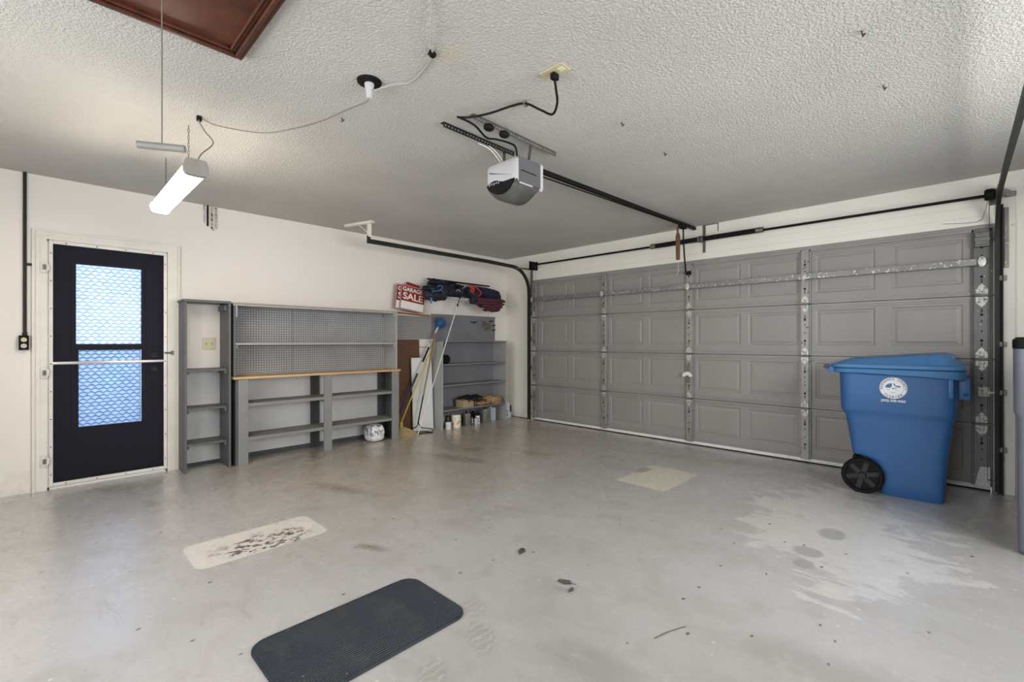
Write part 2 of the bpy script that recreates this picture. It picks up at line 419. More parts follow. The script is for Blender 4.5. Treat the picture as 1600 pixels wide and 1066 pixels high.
class MB:
    def __init__(s): s.bm = bmesh.new(); s.parts = 0
    def add(s, tmp, mat=None):
        me = bpy.data.meshes.new('tmp'); tmp.to_mesh(me); tmp.free()
        if mat: me.transform(mat)
        s.bm.from_mesh(me); bpy.data.meshes.remove(me); return s
    def box(s, x0, x1, y0, y1, z0, z1, bev=0.0, seg=1, mat=None):
        t = bmesh.new(); bmesh.ops.create_cube(t, size=1)
        for v in t.verts:
            v.co = Vector(((x0 + x1) / 2 + v.co.x * (x1 - x0), (y0 + y1) / 2 + v.co.y * (y1 - y0), (z0 + z1) / 2 + v.co.z * (z1 - z0)))
        if bev: bmesh.ops.bevel(t, geom=t.edges[:], offset=bev, segments=seg, affect='EDGES', profile=.5)
        return s.add(t, mat)
    def cyl(s, p0, p1, r, seg=12, r2=None, caps=True):
        p0, p1 = Vector(p0), Vector(p1); d = p1 - p0
        t = bmesh.new(); bmesh.ops.create_cone(t, cap_ends=caps, segments=seg, radius1=r, radius2=r if r2 is None else r2, depth=d.length)
        m = Matrix.Translation((p0 + p1) / 2) @ d.to_track_quat('Z', 'Y').to_matrix().to_4x4()
        return s.add(t, m)
    def bar(s, p0, p1, w, h, up=(0, 0, 1)):      # rectangular bar between two points
        p0, p1 = Vector(p0), Vector(p1); d = (p1 - p0); L = d.length; d.normalize()
        up = Vector(up); sd = d.cross(up)
        if sd.length < 1e-4: up = Vector((1, 0, 0)); sd = d.cross(up)
        sd.normalize(); u2 = sd.cross(d)
        m = Matrix((sd, d, u2)).transposed().to_4x4(); m.translation = (p0 + p1) / 2
        t = bmesh.new(); bmesh.ops.create_cube(t, size=1)
        for v in t.verts: v.co = Vector((v.co.x * w, v.co.y * L, v.co.z * h))
        return s.add(t, m)
    def sph(s, c, r, sc=(1, 1, 1), seg=16, rot=None):
        t = bmesh.new(); bmesh.ops.create_uvsphere(t, u_segments=seg, v_segments=max(6, seg // 2), radius=r)
        m = Matrix.Translation(c) @ (rot or Matrix.Identity(4)) @ Matrix.Diagonal((*sc, 1))
        return s.add(t, m)
    def lathe(s, prof, c=(0, 0, 0), seg=24, mat=None):
        t = bmesh.new(); rings = []
        for r, z in prof:
            rings.append([t.verts.new((r * cos(2 * pi * k / seg), r * sin(2 * pi * k / seg), z)) for k in range(seg)] if r > 1e-6 else [t.verts.new((0, 0, z))])
        for a, b in zip(rings, rings[1:]):
            for k in range(seg):
                q = [a[k % len(a)], a[(k + 1) % len(a)], b[(k + 1) % len(b)], b[k % len(b)]]
                q = [v for i, v in enumerate(q) if v not in q[:i]]
                if len(q) > 2: t.faces.new(q)
        if prof[0] != prof[-1]:
            if len(rings[0]) > 1: t.faces.new(rings[0][::-1])
            if len(rings[-1]) > 1: t.faces.new(rings[-1])
        else: bmesh.ops.remove_doubles(t, verts=t.verts[:], dist=1e-6)
        m = Matrix.Translation(c)
        if mat: m = m @ mat
        return s.add(t, m)
    def loft(s, rings, cap=True, closed=True):
        t = bmesh.new(); R = [[t.verts.new(p) for p in r] for r in rings]; n = len(R[0])
        for a, b in zip(R, R[1:]):
            for k in range(n if closed else n - 1):
                t.faces.new((a[k], a[(k + 1) % n], b[(k + 1) % n], b[k]))
        if cap: t.faces.new(R[0][::-1]); t.faces.new(R[-1])
        return s.add(t)
    def prism(s, pts, d):      # polygon (3d points) pushed along d
        d = Vector(d); return s.loft([[Vector(p) for p in pts], [Vector(p) + d for p in pts]])
    def tube(s, pts, r, seg=8, smooth=4, cap=True):
        P = [Vector(p) for p in pts]
        if smooth and len(P) > 2: P = spline(P, smooth)
        rings = []; prev = None
        for i, p in enumerate(P):
            d = (P[min(i + 1, len(P) - 1)] - P[max(i - 1, 0)]).normalized()
            if prev is None:
                u = d.orthogonal().normalized()
            else:
                u = (prev - d * prev.dot(d))
                u = u.normalized() if u.length > 1e-5 else d.orthogonal().normalized()
            prev = u; w = d.cross(u)
            rr = r(i / (len(P) - 1)) if callable(r) else r
            rings.append([p + (u * cos(2 * pi * k / seg) + w * sin(2 * pi * k / seg)) * rr for k in range(seg)])
        return s.loft(rings, cap)
    def build(s, name, mat, parent=None, smooth=False, local=False, angle=40):
        bmesh.ops.recalc_face_normals(s.bm, faces=s.bm.faces[:])
        me = bpy.data.meshes.new(name)
        off = Vector((0, 0, 0)) if local else wl(parent)
        s.bm.to_mesh(me); s.bm.free()
        if off.length: me.transform(Matrix.Translation(-off))
        me.materials.append(mat)
        if smooth:
            for p in me.polygons: p.use_smooth = True
            me.set_sharp_from_angle(angle=radians(angle))
        o = bpy.data.objects.new(name, me); COL.objects.link(o)
        if parent: o.parent = parent; WL[o.name] = off if not local else Vector((0, 0, 0))
        return o

def spline(P, n):
    out = []
    for i in range(len(P) - 1):
        a, b, c, d = P[max(i - 1, 0)], P[i], P[i + 1], P[min(i + 2, len(P) - 1)]
        for k in range(n):
            t = k / n
            out.append(.5 * ((2 * b) + (c - a) * t + (2 * a - 5 * b + 4 * c - d) * t * t + (3 * b - a - 3 * c + d) * t ** 3))
    out.append(P[-1]); return out

def tag(o, label=None, cat=None, group=None, kind=None):
    if label: o['label'] = label
    if cat: o['category'] = cat
    if group: o['group'] = group
    if kind: o['kind'] = kind
    return o
def thing(name, label, cat, loc=(0, 0, 0), rz=0, group=None):
    o = bpy.data.objects.new(name, None); COL.objects.link(o)
    o.location = loc; o.rotation_euler = (0, 0, rz); o.empty_display_size = .1
    WL[o.name] = Vector(loc)
    return tag(o, label, cat, group)
def solo(mb, name, mat, label, cat, loc, group=None, smooth=False, angle=40):      # one-mesh thing, origin moved to loc
    bmesh.ops.recalc_face_normals(mb.bm, faces=mb.bm.faces[:])
    bmesh.ops.translate(mb.bm, verts=mb.bm.verts[:], vec=-Vector(loc))
    o = mb.build(name, mat, None, smooth, True, angle); o.location = loc; WL[o.name] = Vector(loc)
    return tag(o, label, cat, group)
def struct(mb, name, mat, parent=None, smooth=False):
    o = mb.build(name, mat, parent, smooth)
    if parent is None: o['kind'] = 'structure'; WL[o.name] = Vector((0, 0, 0))
    return o

def text_bm(txt, size, depth=.0006, align='CENTER', spacing=1.0, bold=0.0):
    c = bpy.data.curves.new('txt', 'FONT'); c.body = txt; c.size = size; c.extrude = depth; c.align_x = align; c.align_y = 'CENTER'
    c.space_character = spacing; c.offset = bold; c.resolution_u = 4
    o = bpy.data.objects.new('txt', c); COL.objects.link(o)
    bpy.context.view_layer.update()
    dg = bpy.context.evaluated_depsgraph_get()
    me = bpy.data.meshes.new_from_object(o.evaluated_get(dg))
    t = bmesh.new(); t.from_mesh(me)
    bpy.data.objects.remove(o); bpy.data.curves.remove(c); bpy.data.meshes.remove(me)
    return t
FACE_E = Matrix(((0, 0, 1, 0), (1, 0, 0, 0), (0, 1, 0, 0), (0, 0, 0, 1)))       # text plane facing +x (reads along +y)
FACE_S = Matrix(((1, 0, 0, 0), (0, 0, -1, 0), (0, 1, 0, 0), (0, 0, 0, 1)))      # text plane facing -y (reads along +x)

H = 2.5374
# ================================================================== THE SETTING
struct(MB().box(-.12, 6.6, -6.8, .25, -.12, 0), 'floor', FLOOR)
struct(MB().box(-.12, 6.6, -6.8, .25, H, H + .12), 'ceiling', CEIL)
DY0, DY1, DZ = -5.262, -4.474, 2.03      # entry door opening
b = MB(); b.box(-.15, 0, -6.8, DY0, 0, H); b.box(-.15, 0, DY1, .25, 0, H); b.box(-.15, 0, DY0, DY1, DZ, H)
struct(b, 'wall_west', WALL)
GX0, GX1, GZ = .612, 5.50, 2.14
b = MB(); b.box(0, GX0, 0, .25, 0, H); b.box(GX1, 6.6, 0, .25, 0, H); b.box(GX0, GX1, 0, .25, GZ, H)
struct(b, 'wall_north', NWALL)
EX = 6.35
b = MB(); b.box(EX, EX + .15, -6.8, 0, 0, .75); b.box(EX, EX + .15, -6.8, 0, 2.15, H); b.box(EX, EX + .15, -6.8, -4.1, .75, 2.15); b.box(EX, EX + .15, -1.4, 0, .75, 2.15)
struct(b, 'wall_east', WALL)
SY = -6.6
b = MB(); b.box(0, EX, SY - .15, SY, 0, .7); b.box(0, EX, SY - .15, SY, 2.2, H); b.box(0, 2.0, SY - .15, SY, .7, 2.2); b.box(5.2, EX, SY - .15, SY, .7, 2.2)
struct(b, 'wall_south', WALL)
def window(name, x0, x1, y0, y1, z0, z1, along):
    f = MB(); w = .05
    if along == 'x':
        for a, c in ((x0, x0 + w), (x1 - w, x1), ((x0 + x1) / 2 - w / 2, (x0 + x1) / 2 + w / 2)): f.box(a, c, y0, y1, z0, z1)
        f.box(x0, x1, y0, y1, z0, z0 + w); f.box(x0, x1, y0, y1, z1 - w, z1)
    else:
        for a, c in ((y0, y0 + w), (y1 - w, y1), ((y0 + y1) / 2 - w / 2, (y0 + y1) / 2 + w / 2)): f.box(x0, x1, a, c, z0, z1)
        f.box(x0, x1, y0, y1, z0, z0 + w); f.box(x0, x1, y0, y1, z1 - w, z1)
    struct(f, name, CREAM)
window('added_window_1', 2.0, 5.2, SY - .12, SY - .06, .7, 2.2, 'x')  # unseen window, added as an opening for the south fill light
window('added_window_2', EX + .05, EX + .11, -4.1, -1.4, .75, 2.15, 'y')  # also unseen, added to brighten the garage door end

# outdoor ground beyond the entry door, seen blurred through the obscure glass
struct(MB().box(-6, -.16, -9, 2, -.2, -.03), 'outdoor_paving', GROUND)

# ---- entry door casing, entry door, screen door
b = MB(); cw = .085
for y0, y1 in ((-5.346, -5.262), (-4.474, -4.383)):
    b.box(0, .016, y0, y1, 0, 2.0298)
b.box(0, .016, -5.346, -4.383, 2.03, 2.104)
for y0, y1 in ((-5.346, -5.332), (-4.397, -4.383)): b.box(.0155, .026, y0, y1, 0, 2.089)
b.box(.0155, .026, -5.346, -4.383, 2.0895, 2.104)
for y0, y1 in ((-5.325, -5.30), (-4.429, -4.404)): b.box(.0155, .020, y0, y1, 0, 2.057)
b.box(.0155, .020, -5.325, -4.404, 2.0575, 2.083)
struct(b, 'trim_1', CREAM)
b = MB(); b.box(-.15, 0, DY0, DY0 + .012, 0, DZ); b.box(-.15, 0, DY1 - .012, DY1, 0, DZ); b.box(-.15, 0, DY0, DY1, DZ - .012, DZ)
b.box(-.15, 0, DY0, DY1, 0, .018)
struct(b, 'trim_2', CREAM)
# entry door leaf with a two-pane window
d1 = MB(); X0, X1 = -.14, -.10
yl, yr = DY0 + .014, DY1 - .014
gy0, gy1, gz0, gz1 = -5.10, -4.645, .46, 1.87
d1.box(X0, X1, yl, gy0, .02, 2.015); d1.box(X0, X1, gy1, yr, .02, 2.015)
d1.box(X0, X1, gy0, gy1, .02, gz0); d1.box(X0, X1, gy0, gy1, gz1, 2.015)
door1 = struct(d1, 'door_1', DOORD)
door1['label'] = 'shade-darkened entry door with obscure glass window behind the screen door'
f = MB()
f.box(-.125, -.085, gy0 - .022, gy0 + .012, gz0 - .02, gz1 + .02, .004); f.box(-.125, -.085, gy1 - .008, gy1 + .022, gz0 - .02, gz1 + .02, .004)
f.box(-.125, -.085, gy0, gy1, gz0 - .02, gz0 + .012, .004); f.box(-.125, -.085, gy0, gy1, gz1 - .008, gz1 + .02, .004)
f.box(-.125, -.080, gy0, gy1, 1.128, 1.180, .005)
f.box(-.115, -.09, gy0 + .01, gy0 + .028, gz0, 1.13, .003)
f.build('window_frame', DOORD, door1)
MB().box(-.118, -.112, gy0 + .005, gy1 - .005, 1.17, gz1).build('upper_window_pane', GLASS, door1)
MB().box(-.112, -.106, gy0 + .02, gy1 - .015, gz0 + .005, 1.135).build('lower_window_pane', GLASS2, door1)
RX = Matrix.Rotation(pi / 2, 4, 'Y')
k = MB(); k.lathe([(.0, .0), (.032, .0), (.032, .008), (.012, .012), (.012, .03), (.027, .04), (.029, .052), (.02, .062), (0, .064)], (-.10, -4.562, .944), 20, RX)
k.build('door_knob', BRASS, door1, True)
k = MB(); k.lathe([(0, 0), (.031, 0), (.031, .012), (.024, .018), (0, .018)], (-.10, -4.562, 1.076), 20, RX); k.box(-.085, -.065, -4.566, -4.558, 1.055, 1.097)
k.build('deadbolt', BRASS, door1, True)

door3 = MB()      # screen door frame standing at the wall face
sy0, sy1, sz0, sz1 = -5.252, -4.478, .022, 2.022
fw_ = .024
door3.box(-.012, .012, sy0, sy0 + fw_, sz0, sz1, .002); door3.box(-.012, .012, sy1 - fw_, sy1, sz0, sz1, .002)
door3.box(-.0118, .0118, sy0 + fw_, sy1 - fw_, sz1 - fw_, sz1, .002); door3.box(-.0118, .0118, sy0 + fw_, sy1 - fw_, sz0, sz0 + .028, .002)
door3 = struct(door3, 'door_3', ALU)
door3['label'] = 'white framed screen door with dark mesh and cross bar'
MB().box(-.001, .001, sy0 + .02, sy1 - .02, sz0 + .02, sz1 - .02).build('screen_mesh', SCREEN, door3)
MB().box(-.009, .014, sy0 + .02, sy1 - .02, 1.012, 1.036, .004, 2).build('cross_bar', BRUSH, door3, True)
b = MB()
for k in range(9):
    for y in (sy0 + .012, sy1 - .012): b.cyl((.010, y, .12 + k * .225), (.0145, y, .12 + k * .225), .0045, 8)
for k in range(4):
    b.cyl((.010, sy0 + .1 + k * .19, sz1 - .012), (.0145, sy0 + .1 + k * .19, sz1 - .012), .0045, 8)
    b.cyl((.010, sy0 + .1 + k * .19, sz0 + .012), (.0145, sy0 + .1 + k * .19, sz0 + .012), .0045, 8)
b.build('screws', BLACKP, door3)
MB().box(-.004, .004, sy0 + fw_, sy1 - fw_, sz0 + .028, sz0 + .05).build('door_sweep', BLACKP, door3)
for z in (1.80, .95, .24):
    h = MB(); h.box(.016, .030, -5.302, -5.262, z - .045, z + .045, .003); h.box(.026, .038, -5.292, -5.247, z - .028, z + .028, .004)
    h.cyl((.034, -5.262, z - .04), (.034, -5.262, z + .04), .007, 10)
    hg = h.build('hinge', ALU, door3, True)
    g = MB(); g.box(.036, .042, -5.286, -5.266, z - .02, z + .02, .002); g.build('hinge_pin_plate', STEEL, hg)
h = MB(); h.box(.012, .03, -4.50, -4.455, 1.09, 1.105, .003); h.cyl((.03, -4.49, 1.098), (.03, -4.435, 1.098), .006, 8); h.box(.016, .034, -4.45, -4.43, 1.08, 1.115, .003)
h.build('latch', STEEL, door3, True)
h = MB(); h.box(.012, .022, -4.488, -4.478, .86, 1.0, .003); h.build('door_pull', ALU, door3)

# ---- garage door
SE = [.035, .54, 1.06, 1.572, 2.115]
COLS = [(.773, 1.256), (1.359, 1.829), (1.972, 2.437), (2.523, 2.985), (3.122, 3.596), (3.676, 4.140), (4.290, 4.750), (4.868, 5.322)]
gd = MB().box(.612, 5.49, .030, .055, .035, 2.115)
gd = struct(gd, 'door_2', DOORG)
gd['label'] = 'wide grey sectional garage door with embossed panels'
def section(z0, z1):
    t = bmesh.new()
    a0, a1 = z0 + .105, z1 - .065
    xs = [.612]
    for c in COLS: xs += list(c)
    xs.append(5.49)
    zs = [z0 + .002, a0, a1, z1 - .002]
    def q(*p): t.faces.new([t.verts.new(v) for v in p])
    for i in range(len(xs) - 1):
        for j in range(3):
            x0, x1, c0, c1 = xs[i], xs[i + 1], zs[j], zs[j + 1]
            if i % 2 == 1 and j == 1:
                lv = [(0, 0), (.010, .006), (.020, .006), (.040, .001)]
                for (o0, d0), (o1, d1) in zip(lv, lv[1:]):
                    A = [(x0 + o0, d0, c0 + o0), (x1 - o0, d0, c0 + o0), (x1 - o0, d0, c1 - o0), (x0 + o0, d0, c1 - o0)]
                    B = [(x0 + o1, d1, c0 + o1), (x1 - o1, d1, c0 + o1), (x1 - o1, d1, c1 - o1), (x0 + o1, d1, c1 - o1)]
                    for k in range(4): q(A[k], A[(k + 1) % 4], B[(k + 1) % 4], B[k])
                o1, d1 = lv[-1]
                q((x0 + o1, d1, c0 + o1), (x1 - o1, d1, c0 + o1), (x1 - o1, d1, c1 - o1), (x0 + o1, d1, c1 - o1))
            else:
                q((x0, 0, c0), (x1, 0, c0), (x1, 0, c1), (x0, 0, c1))
    bmesh.ops.remove_doubles(t, verts=t.verts[:], dist=1e-5)
    for f in t.faces:
        if f.normal.y > 0: f.normal_flip()
    me = bpy.data.meshes.new('panel'); t.to_mesh(me); t.free(); me.materials.append(DOORG)
    o = bpy.data.objects.new('door_panel', me); COL.objects.link(o); o.parent = gd; WL[o.name] = Vector((0, 0, 0))
    r = MB()
    r.box(.612, 5.49, -.009, 0, z1 - .028, z1 - .002, .003); r.box(.612, 5.49, -.006, .0, z1 - .045, z1 - .026, .002)
    r.box(.612, 5.49, -.009, 0, z0 + .002, z0 + .024, .003); r.box(.612, 5.49, -.006, .0, z0 + .022, z0 + .04, .002)
    r.build('section_rail', DOORR, o)
for a, c in zip(SE, SE[1:]): section(a, c)
STX = [.645, 1.885, 3.045, 4.207, 5.428]
def stile(x, z0, z1, w, m):
    s_ = MB(); w2 = w / 2
    s_.box(x - w2, x + w2, -.040, -.016, z0 + .006, z1 - .006, .003)
    for sx in (-1, 1): s_.box(x + sx * w2 - .012, x + sx * w2 + .012, -.022, -.012, z0 + .006, z1 - .006, .002)
    o = s_.build('stile', m, gd)
    d = MB(); n = 0
    for zz in (z0 + .11, z0 + .125, (z0 + z1) / 2 - .03, (z0 + z1) / 2 + .05, z1 - .13, z1 - .115):
        d.cyl((x, -.0395, zz), (x, -.042, zz), .006, 8)
    d.box(x - .008, x + .008, -.0415, -.0395, z0 + .14, z0 + .16)
    d.box(x - .008, x + .008, -.0415, -.0395, z1 - .165, z1 - .145)
    d.build('slot_holes', BLACKP, o)
for i, x in enumerate(STX):
    w = (.085, .068, .068, .068, .095)[i]
    for a, c in zip(SE, SE[1:]): stile(x, a, c, w, STILED if i == 4 else STILE)
def hinge(x, z, k=1.0):
    h = MB()
    for sg in (1, -1):
        pts = []
        for u, v in ((-.030, .010), (-.030, .040), (-.016, .066), (0, .082), (.016, .066), (.030, .040), (.030, .010)):
            pts.append((x + u * k, -.040, z + sg * v * k))
        h.prism(pts, (0, -.006, 0))
        h.box(x - .015 * k, x + .015 * k, -.054, -.044, z + sg * .022 * k - .010, z + sg * .022 * k + .010, .004)
    o = h.build('hinge', SILVER, gd)
    c = MB(); c.cyl((x - .034 * k, -.052, z), (x + .034 * k, -.052, z), .0085, 10)
    for sg in (1, -1):
        c.cyl((x - .012, -.046, z + sg * .045), (x - .012, -.049, z + sg * .045), .005, 8); c.cyl((x + .012, -.046, z + sg * .045), (x + .012, -.049, z + sg * .045), .005, 8)
    c.build('hinge_knuckle', STEEL, o)
for z in SE[1:4]:
    for i, x in enumerate(STX): hinge(x, z, 1.0 if i < 4 else 1.15)
# strut across the top section
b = MB(); z = 1.838
b.box(.70, 5.40, -.088, -.042, z - .004, z, .001); b.box(.70, 5.40, -.092, -.086, z - .026, z + .026, .001)
b.box(.70, 5.40, -.088, -.060, z + .022, z + .026); b.box(.70, 5.40, -.088, -.060, z - .026, z - .022)
b.build('reinforcing_strut', GALV, gd)
for x in STX:
    b = MB(); b.lathe([(0, 0), (.030, 0), (.030, .006), (.012, .012), (0, .012)], (x, -.090, z), 16, Matrix.Rotation(pi / 2, 4, 'X') @ Matrix.Diagonal((.8, 1.35, 1, 1)))
    b.build('strut_clip', SILVER, gd, True)
# lock on the middle stile
b = MB(); n = 20
pts = []
for k in range(n + 1):
    a = pi * k / n; pts.append((3.033 + .058 * cos(a), -.046, .800 + .05 * sin(a)))
for k in range(n + 1):
    a = pi * (n - k) / n; pts.append((3.033 + .026 * cos(a), -.046, .790 + .018 * sin(a)))
b.prism(pts, (0, -.018, 0)); lk = b.build('lock_handle', RUBW, gd)
b = MB(); b.box(3.018, 3.062, -.046, -.038, .72, .93, .003); b.cyl((3.04, -.045, .80), (3.04, -.068, .80), .012, 12); b.build('lock_plate', STEEL, lk)
MB().box(.612, 5.48, -.012, .035, .012, .046, .006, 2).build('aluminium_edge', RUBW, gd)
MB().box(.612, 5.48, -.004, .030, .0, .014, .003).build('rubber_seal', BLACKP, gd)
MB().box(.612, 5.49, -.022, .0, 2.088, 2.115, .003).build('top_edge_rail', DOORR, gd)
# brackets with rollers at both ends
for (x, sx) in ((.645, -1), (5.428, 1)):
    for z in (.10, .54, 1.06, 1.572, 2.02):
        b = MB(); b.cyl((x + sx * .03, -.052, z), (x + sx * .085, -.052, z), .005, 8); b.cyl((x + sx * .075, -.052, z), (x + sx * .09, -.052, z), .020, 14)
        b.build('roller', STEEL, gd, True)
b = MB(); b.box(5.385, 5.475, -.075, -.040, 1.96, 2.075, .004); b.box(5.39, 5.47, -.09, -.07, 1.975, 2.0, .003); b.box(5.39, 5.47, -.09, -.07, 2.035, 2.06, .003)
b.build('top_bracket', STEEL, gd)
b = MB(); b.box(5.405, 5.475, -.052, -.040, .76, .84, .004); b.box(5.44, 5.50, -.06, -.05, .785, .805, .002); b.cyl((5.43, -.05, .80), (5.43, -.066, .80), .018, 14)
b.build('slide_bolt', SILVER, gd, True)
b = MB(); b.prism([(5.39, -.041, .04), (5.475, -.041, .04), (5.475, -.041, .20), (5.42, -.041, .20), (5.405, -.041, .14)], (0, -.008, 0))
b.build('bottom_bracket', DUCT, gd)
b = MB(); b.box(3.02, 3.075, -.07, -.040, 1.975, 2.02, .003); b.cyl((3.0, -.08, 1.998), (3.09, -.08, 1.998), .006, 8); b.build('arm_bracket', BLACK, gd)

# header boards, weather strips and the post beside the track
b = MB(); b.box(GX0 - .05, 5.53, -.012, .0, GZ - .002, 2.215, .002); b.box(GX0 - .12, 5.53, -.006, .0, 2.215, 2.30, .001)
struct(b, 'trim_3', NWALL)
b = MB(); b.box(GX0, GX1, -.018, .03, 2.112, GZ + .004, .002); b.box(GX0 - .012, GX0 + .004, -.012, .03, 0, GZ); b.box(GX1 - .016, GX1 + .004, -.006, .03, 0, GZ)
struct(b, 'trim_4', DOORR)
struct(MB().box(5.535, 5.612, -.032, 0, 0, 2.40, .003), 'trim_5', POSTW)
b = MB(); b.box(.0, .55, -.012, 0, 0, .012)
struct(b, 'baseboard_north', SHELFD)

# ================================================================== GARAGE DOOR MACHINERY
# left track
tk = thing('track', 'dark curved garage door track fixed beside the west wall shelves', 'door track', (.545, -.07, 0))
def track_path(x):
    P = [(x, -.062, .02), (x, -.062, 1.0), (x, -.062, 1.92)]
    R_ = .36
    for k in range(1, 9):
        a = pi / 2 * k / 8; P.append((x, -.062 - R_ * (1 - cos(a)), 1.955 + R_ * sin(a)))
    return P, -.062 - R_, 1.955 + R_
def ctrack(x, yend, sx):      # C-section swept along the path
    P, yc, zc = track_path(x)
    P = P + [(x, yc - .5, zc + .012), (x, yend, zc + .012)]
    P = [Vector(p) for p in P]; rings = []
    prof = [(-.012, -.024), (.012, -.024), (.012, -.014), (.007, -.014), (.007, -.020), (-.008, -.020), (-.008, .020), (.007, .020), (.007, .014), (.012, .014), (.012, .024), (-.012, .024)]
    for i, p in enumerate(P):
        d = (P[min(i + 1, len(P) - 1)] - P[max(i - 1, 0)]).normalized(); side = Vector((1, 0, 0)); n = side.cross(d).normalized()
        rings.append([p + side * (a * sx) + n * c for a, c in prof])
    return MB().loft(rings)
ctrack(.560, -2.735, -1).build('rail', TRACK, tk)
for z in (.35, .8, 1.25, 1.7):
    b = MB(); b.box(.575, .60, -.05, -.001, z - .03, z + .03, .002); b.build('wall_bracket', STEEL, tk)
b = MB()
b.bar((.560, -.35, 2.30), (.60, -.03, 2.31), .03, .02); b.bar((.585, -.03, 1.6), (.585, -.03, 2.42), .045, .006, (0, 1, 0))
b.build('track_support', STEEL, tk)
hg = MB(); hg.bar((.572, -2.745, 2.30), (.572, -2.745, 2.385), .03, .03); hg.build('hanger_foot', TRACK, tk)
hg = MB(); hg.bar((.572, -2.755, 2.37), (.572, -2.755, H - .01), .034, .008, (0, 1, 0)); hg.bar((.590, -2.74, 2.37), (.590, -2.74, H - .01), .008, .034, (0, 1, 0))
hg.bar((.44, -2.80, H - .012), (.57, -2.76, 2.42), .012, .008)
hg.build('hanger', CREAM, tk)
hg = MB(); hg.bar((.26, -2.86, H - .012), (.66, -2.74, H - .012), .05, .022); hg.build('ceiling_cleat', CREAM, tk)
# right track
tr = thing('track', 'dark curved garage door track beside the cream post and blue bin', 'door track', (5.508, -.07, 0))
ctrack(5.512, -4.6, 1).build('rail', TRACK, tr)
b = MB(); b.box(5.488, 5.505, -.048, -.030, .02, 2.0, .002); b.build('guide_angle', DOORR, tr)
b = MB(); b.box(5.515, 5.545, -.045, -.034, .0, 2.28, .002); b.box(5.541, 5.546, -.07, -.034, 0, 2.28); b.build('wall_angle', TRACK, tr)
b = MB(); b.box(5.552, 5.575, -.048, -.033, 1.78, 2.25, .002); b.build('perforated_strap', GALV, tr)
for z in (.35, .80, 1.18, 1.7):
    b = MB(); b.box(5.515, 5.565, -.055, -.033, z - .02, z + .02, .002); b.cyl((5.555, -.05, z), (5.555, -.062, z), .008, 8); b.build('wall_bracket', STEEL, tr)
b = MB(); b.bar((5.52, -.30, 2.335), (5.60, -.04, 2.345), .03, .03); b.box(5.53, 5.615, -.06, -.033, 2.33, 2.37, .003); b.build('flag_bracket', GALV, tr)
b = MB(); b.bar((5.545, -3.0, 2.34), (5.545, -3.0, H - .005), .03, .005); b.build('hanger', GALV, tr)

# torsion shaft with springs and drums
ts = thing('torsion_spring_assembly', 'black torsion springs on a long shaft above the garage door', 'door spring', (3.1, -.1, 2.36))
MB().cyl((.655, -.10, 2.362), (5.50, -.10, 2.352), .0127, 12).build('shaft', BLACK, ts, True)
def coil(x0, x1, r, rw, pitch, y=-.10, z=2.36):
    L = x1 - x0; n = int(L / pitch); prof = []
    m = MB(); rings = []
    N = n * 4
    for i in range(N + 1):
        x = x0 + L * i / N; rr = r + (rw if i % 4 in (1, 2) else 0) ; rings.append([(x, y + rr * cos(2 * pi * k / 16), z + rr * sin(2 * pi * k / 16)) for k in range(16)])
    return m.loft(rings)
coil(2.66, 3.19, .024, .005, .02).build('spring', BLACK, ts)
coil(3.23, 3.79, .024, .005, .02).build('spring', BLACK, ts)
for x0, x1 in ((2.60, 2.67), (3.78, 3.85)):
    MB().cyl((x0, -.1, 2.36), (x1, -.1, 2.36), .032, 14, .028).build('winding_cone', YBRASS if x0 < 3 else STEEL, ts, True)
b = MB(); b.cyl((3.18, -.1, 2.36), (3.205, -.1, 2.36), .036, 16); b.cyl((3.215, -.1, 2.36), (3.24, -.1, 2.36), .036, 16); b.build('centre_bearing', STEEL, ts, True)
b = MB(); b.box(3.195, 3.225, -.014, -.008, 2.22, 2.535, .001); b.box(3.195, 3.199, -.12, -.010, 2.33, 2.39, .001); b.build('centre_plate', STEEL, ts)
b = MB(); b.box(3.21, 3.365, -.006, -.001, 2.527, 2.535); b.box(3.357, 3.365, -.006, -.001, 2.44, 2.535); b.build('spring_guard', STEEL, ts)
for x in (.69, 5.47):
    b = MB(); b.lathe([(.0, -.03), (.035, -.03), (.045, -.02), (.045, .02), (.035, .03), (0, .03)], (x, -.10, 2.358), 20, RX); b.build('cable_drum', BLACK, ts, True)
    s_ = -1 if x < 1 else 1
    b = MB(); b.box(x + s_ * .045 - .003, x + s_ * .045 + .003, -.15, -.004, 2.29, 2.42, .001); b.box(x - .03 + s_ * .03, x + .03 + s_ * .03, -.012, -.0065, 2.29, 2.42, .001); b.build('end_plate', BLACK if x < 1 else STEEL, ts)
    MB().cyl((x, -.055, 2.358), (x - s_ * .01, -.05, .12), .0022, 6).build('lift_cable', STEEL, ts)
b = MB(); b.tube([(5.46, -.11, 2.31), (5.44, -.05, 2.22), (5.40, -.02, 2.17), (5.2, -.016, 2.19)], .002, 5); b.build('loose_cord', CORDG, ts)

# opener rail, arm and motor
op = thing('garage_door_opener', 'white and grey opener motor hanging from the ceiling with long black rail', 'door opener', (3.10, -3.0, 2.25))
body = []
def opring(y, inset=0.0, bulge=0.0):
    x0, x1, z0, z1 = 2.938 + inset, 3.245 - inset, 2.235 + inset, 2.418 - inset
    pts = [(x0 + .02, z1), (x1 - .02, z1), (x1, z1 - .02), (x1, z0 + .012), (x1 - .012, z0), (x0 + .05, z0 - .0), (x0 + .01, z0 + .035), (x0, z0 + .07), (x0, z1 - .02)]
    return [(p[0], y - bulge, p[1]) for p in pts]
b = MB(); b.loft([opring(-3.00), opring(-3.120), opring(-3.137, .006), opring(-3.150, .02), opring(-3.155, .05)]); b.build('front_cover', OPW, op, True, angle=50)
b = MB(); b.loft([opring(-3.002, .010), opring(-2.915, .010)]); b.box(3.18, 3.2395, -3.10, -2.92, 2.25, 2.405); b.build('motor_housing', OPG, op)
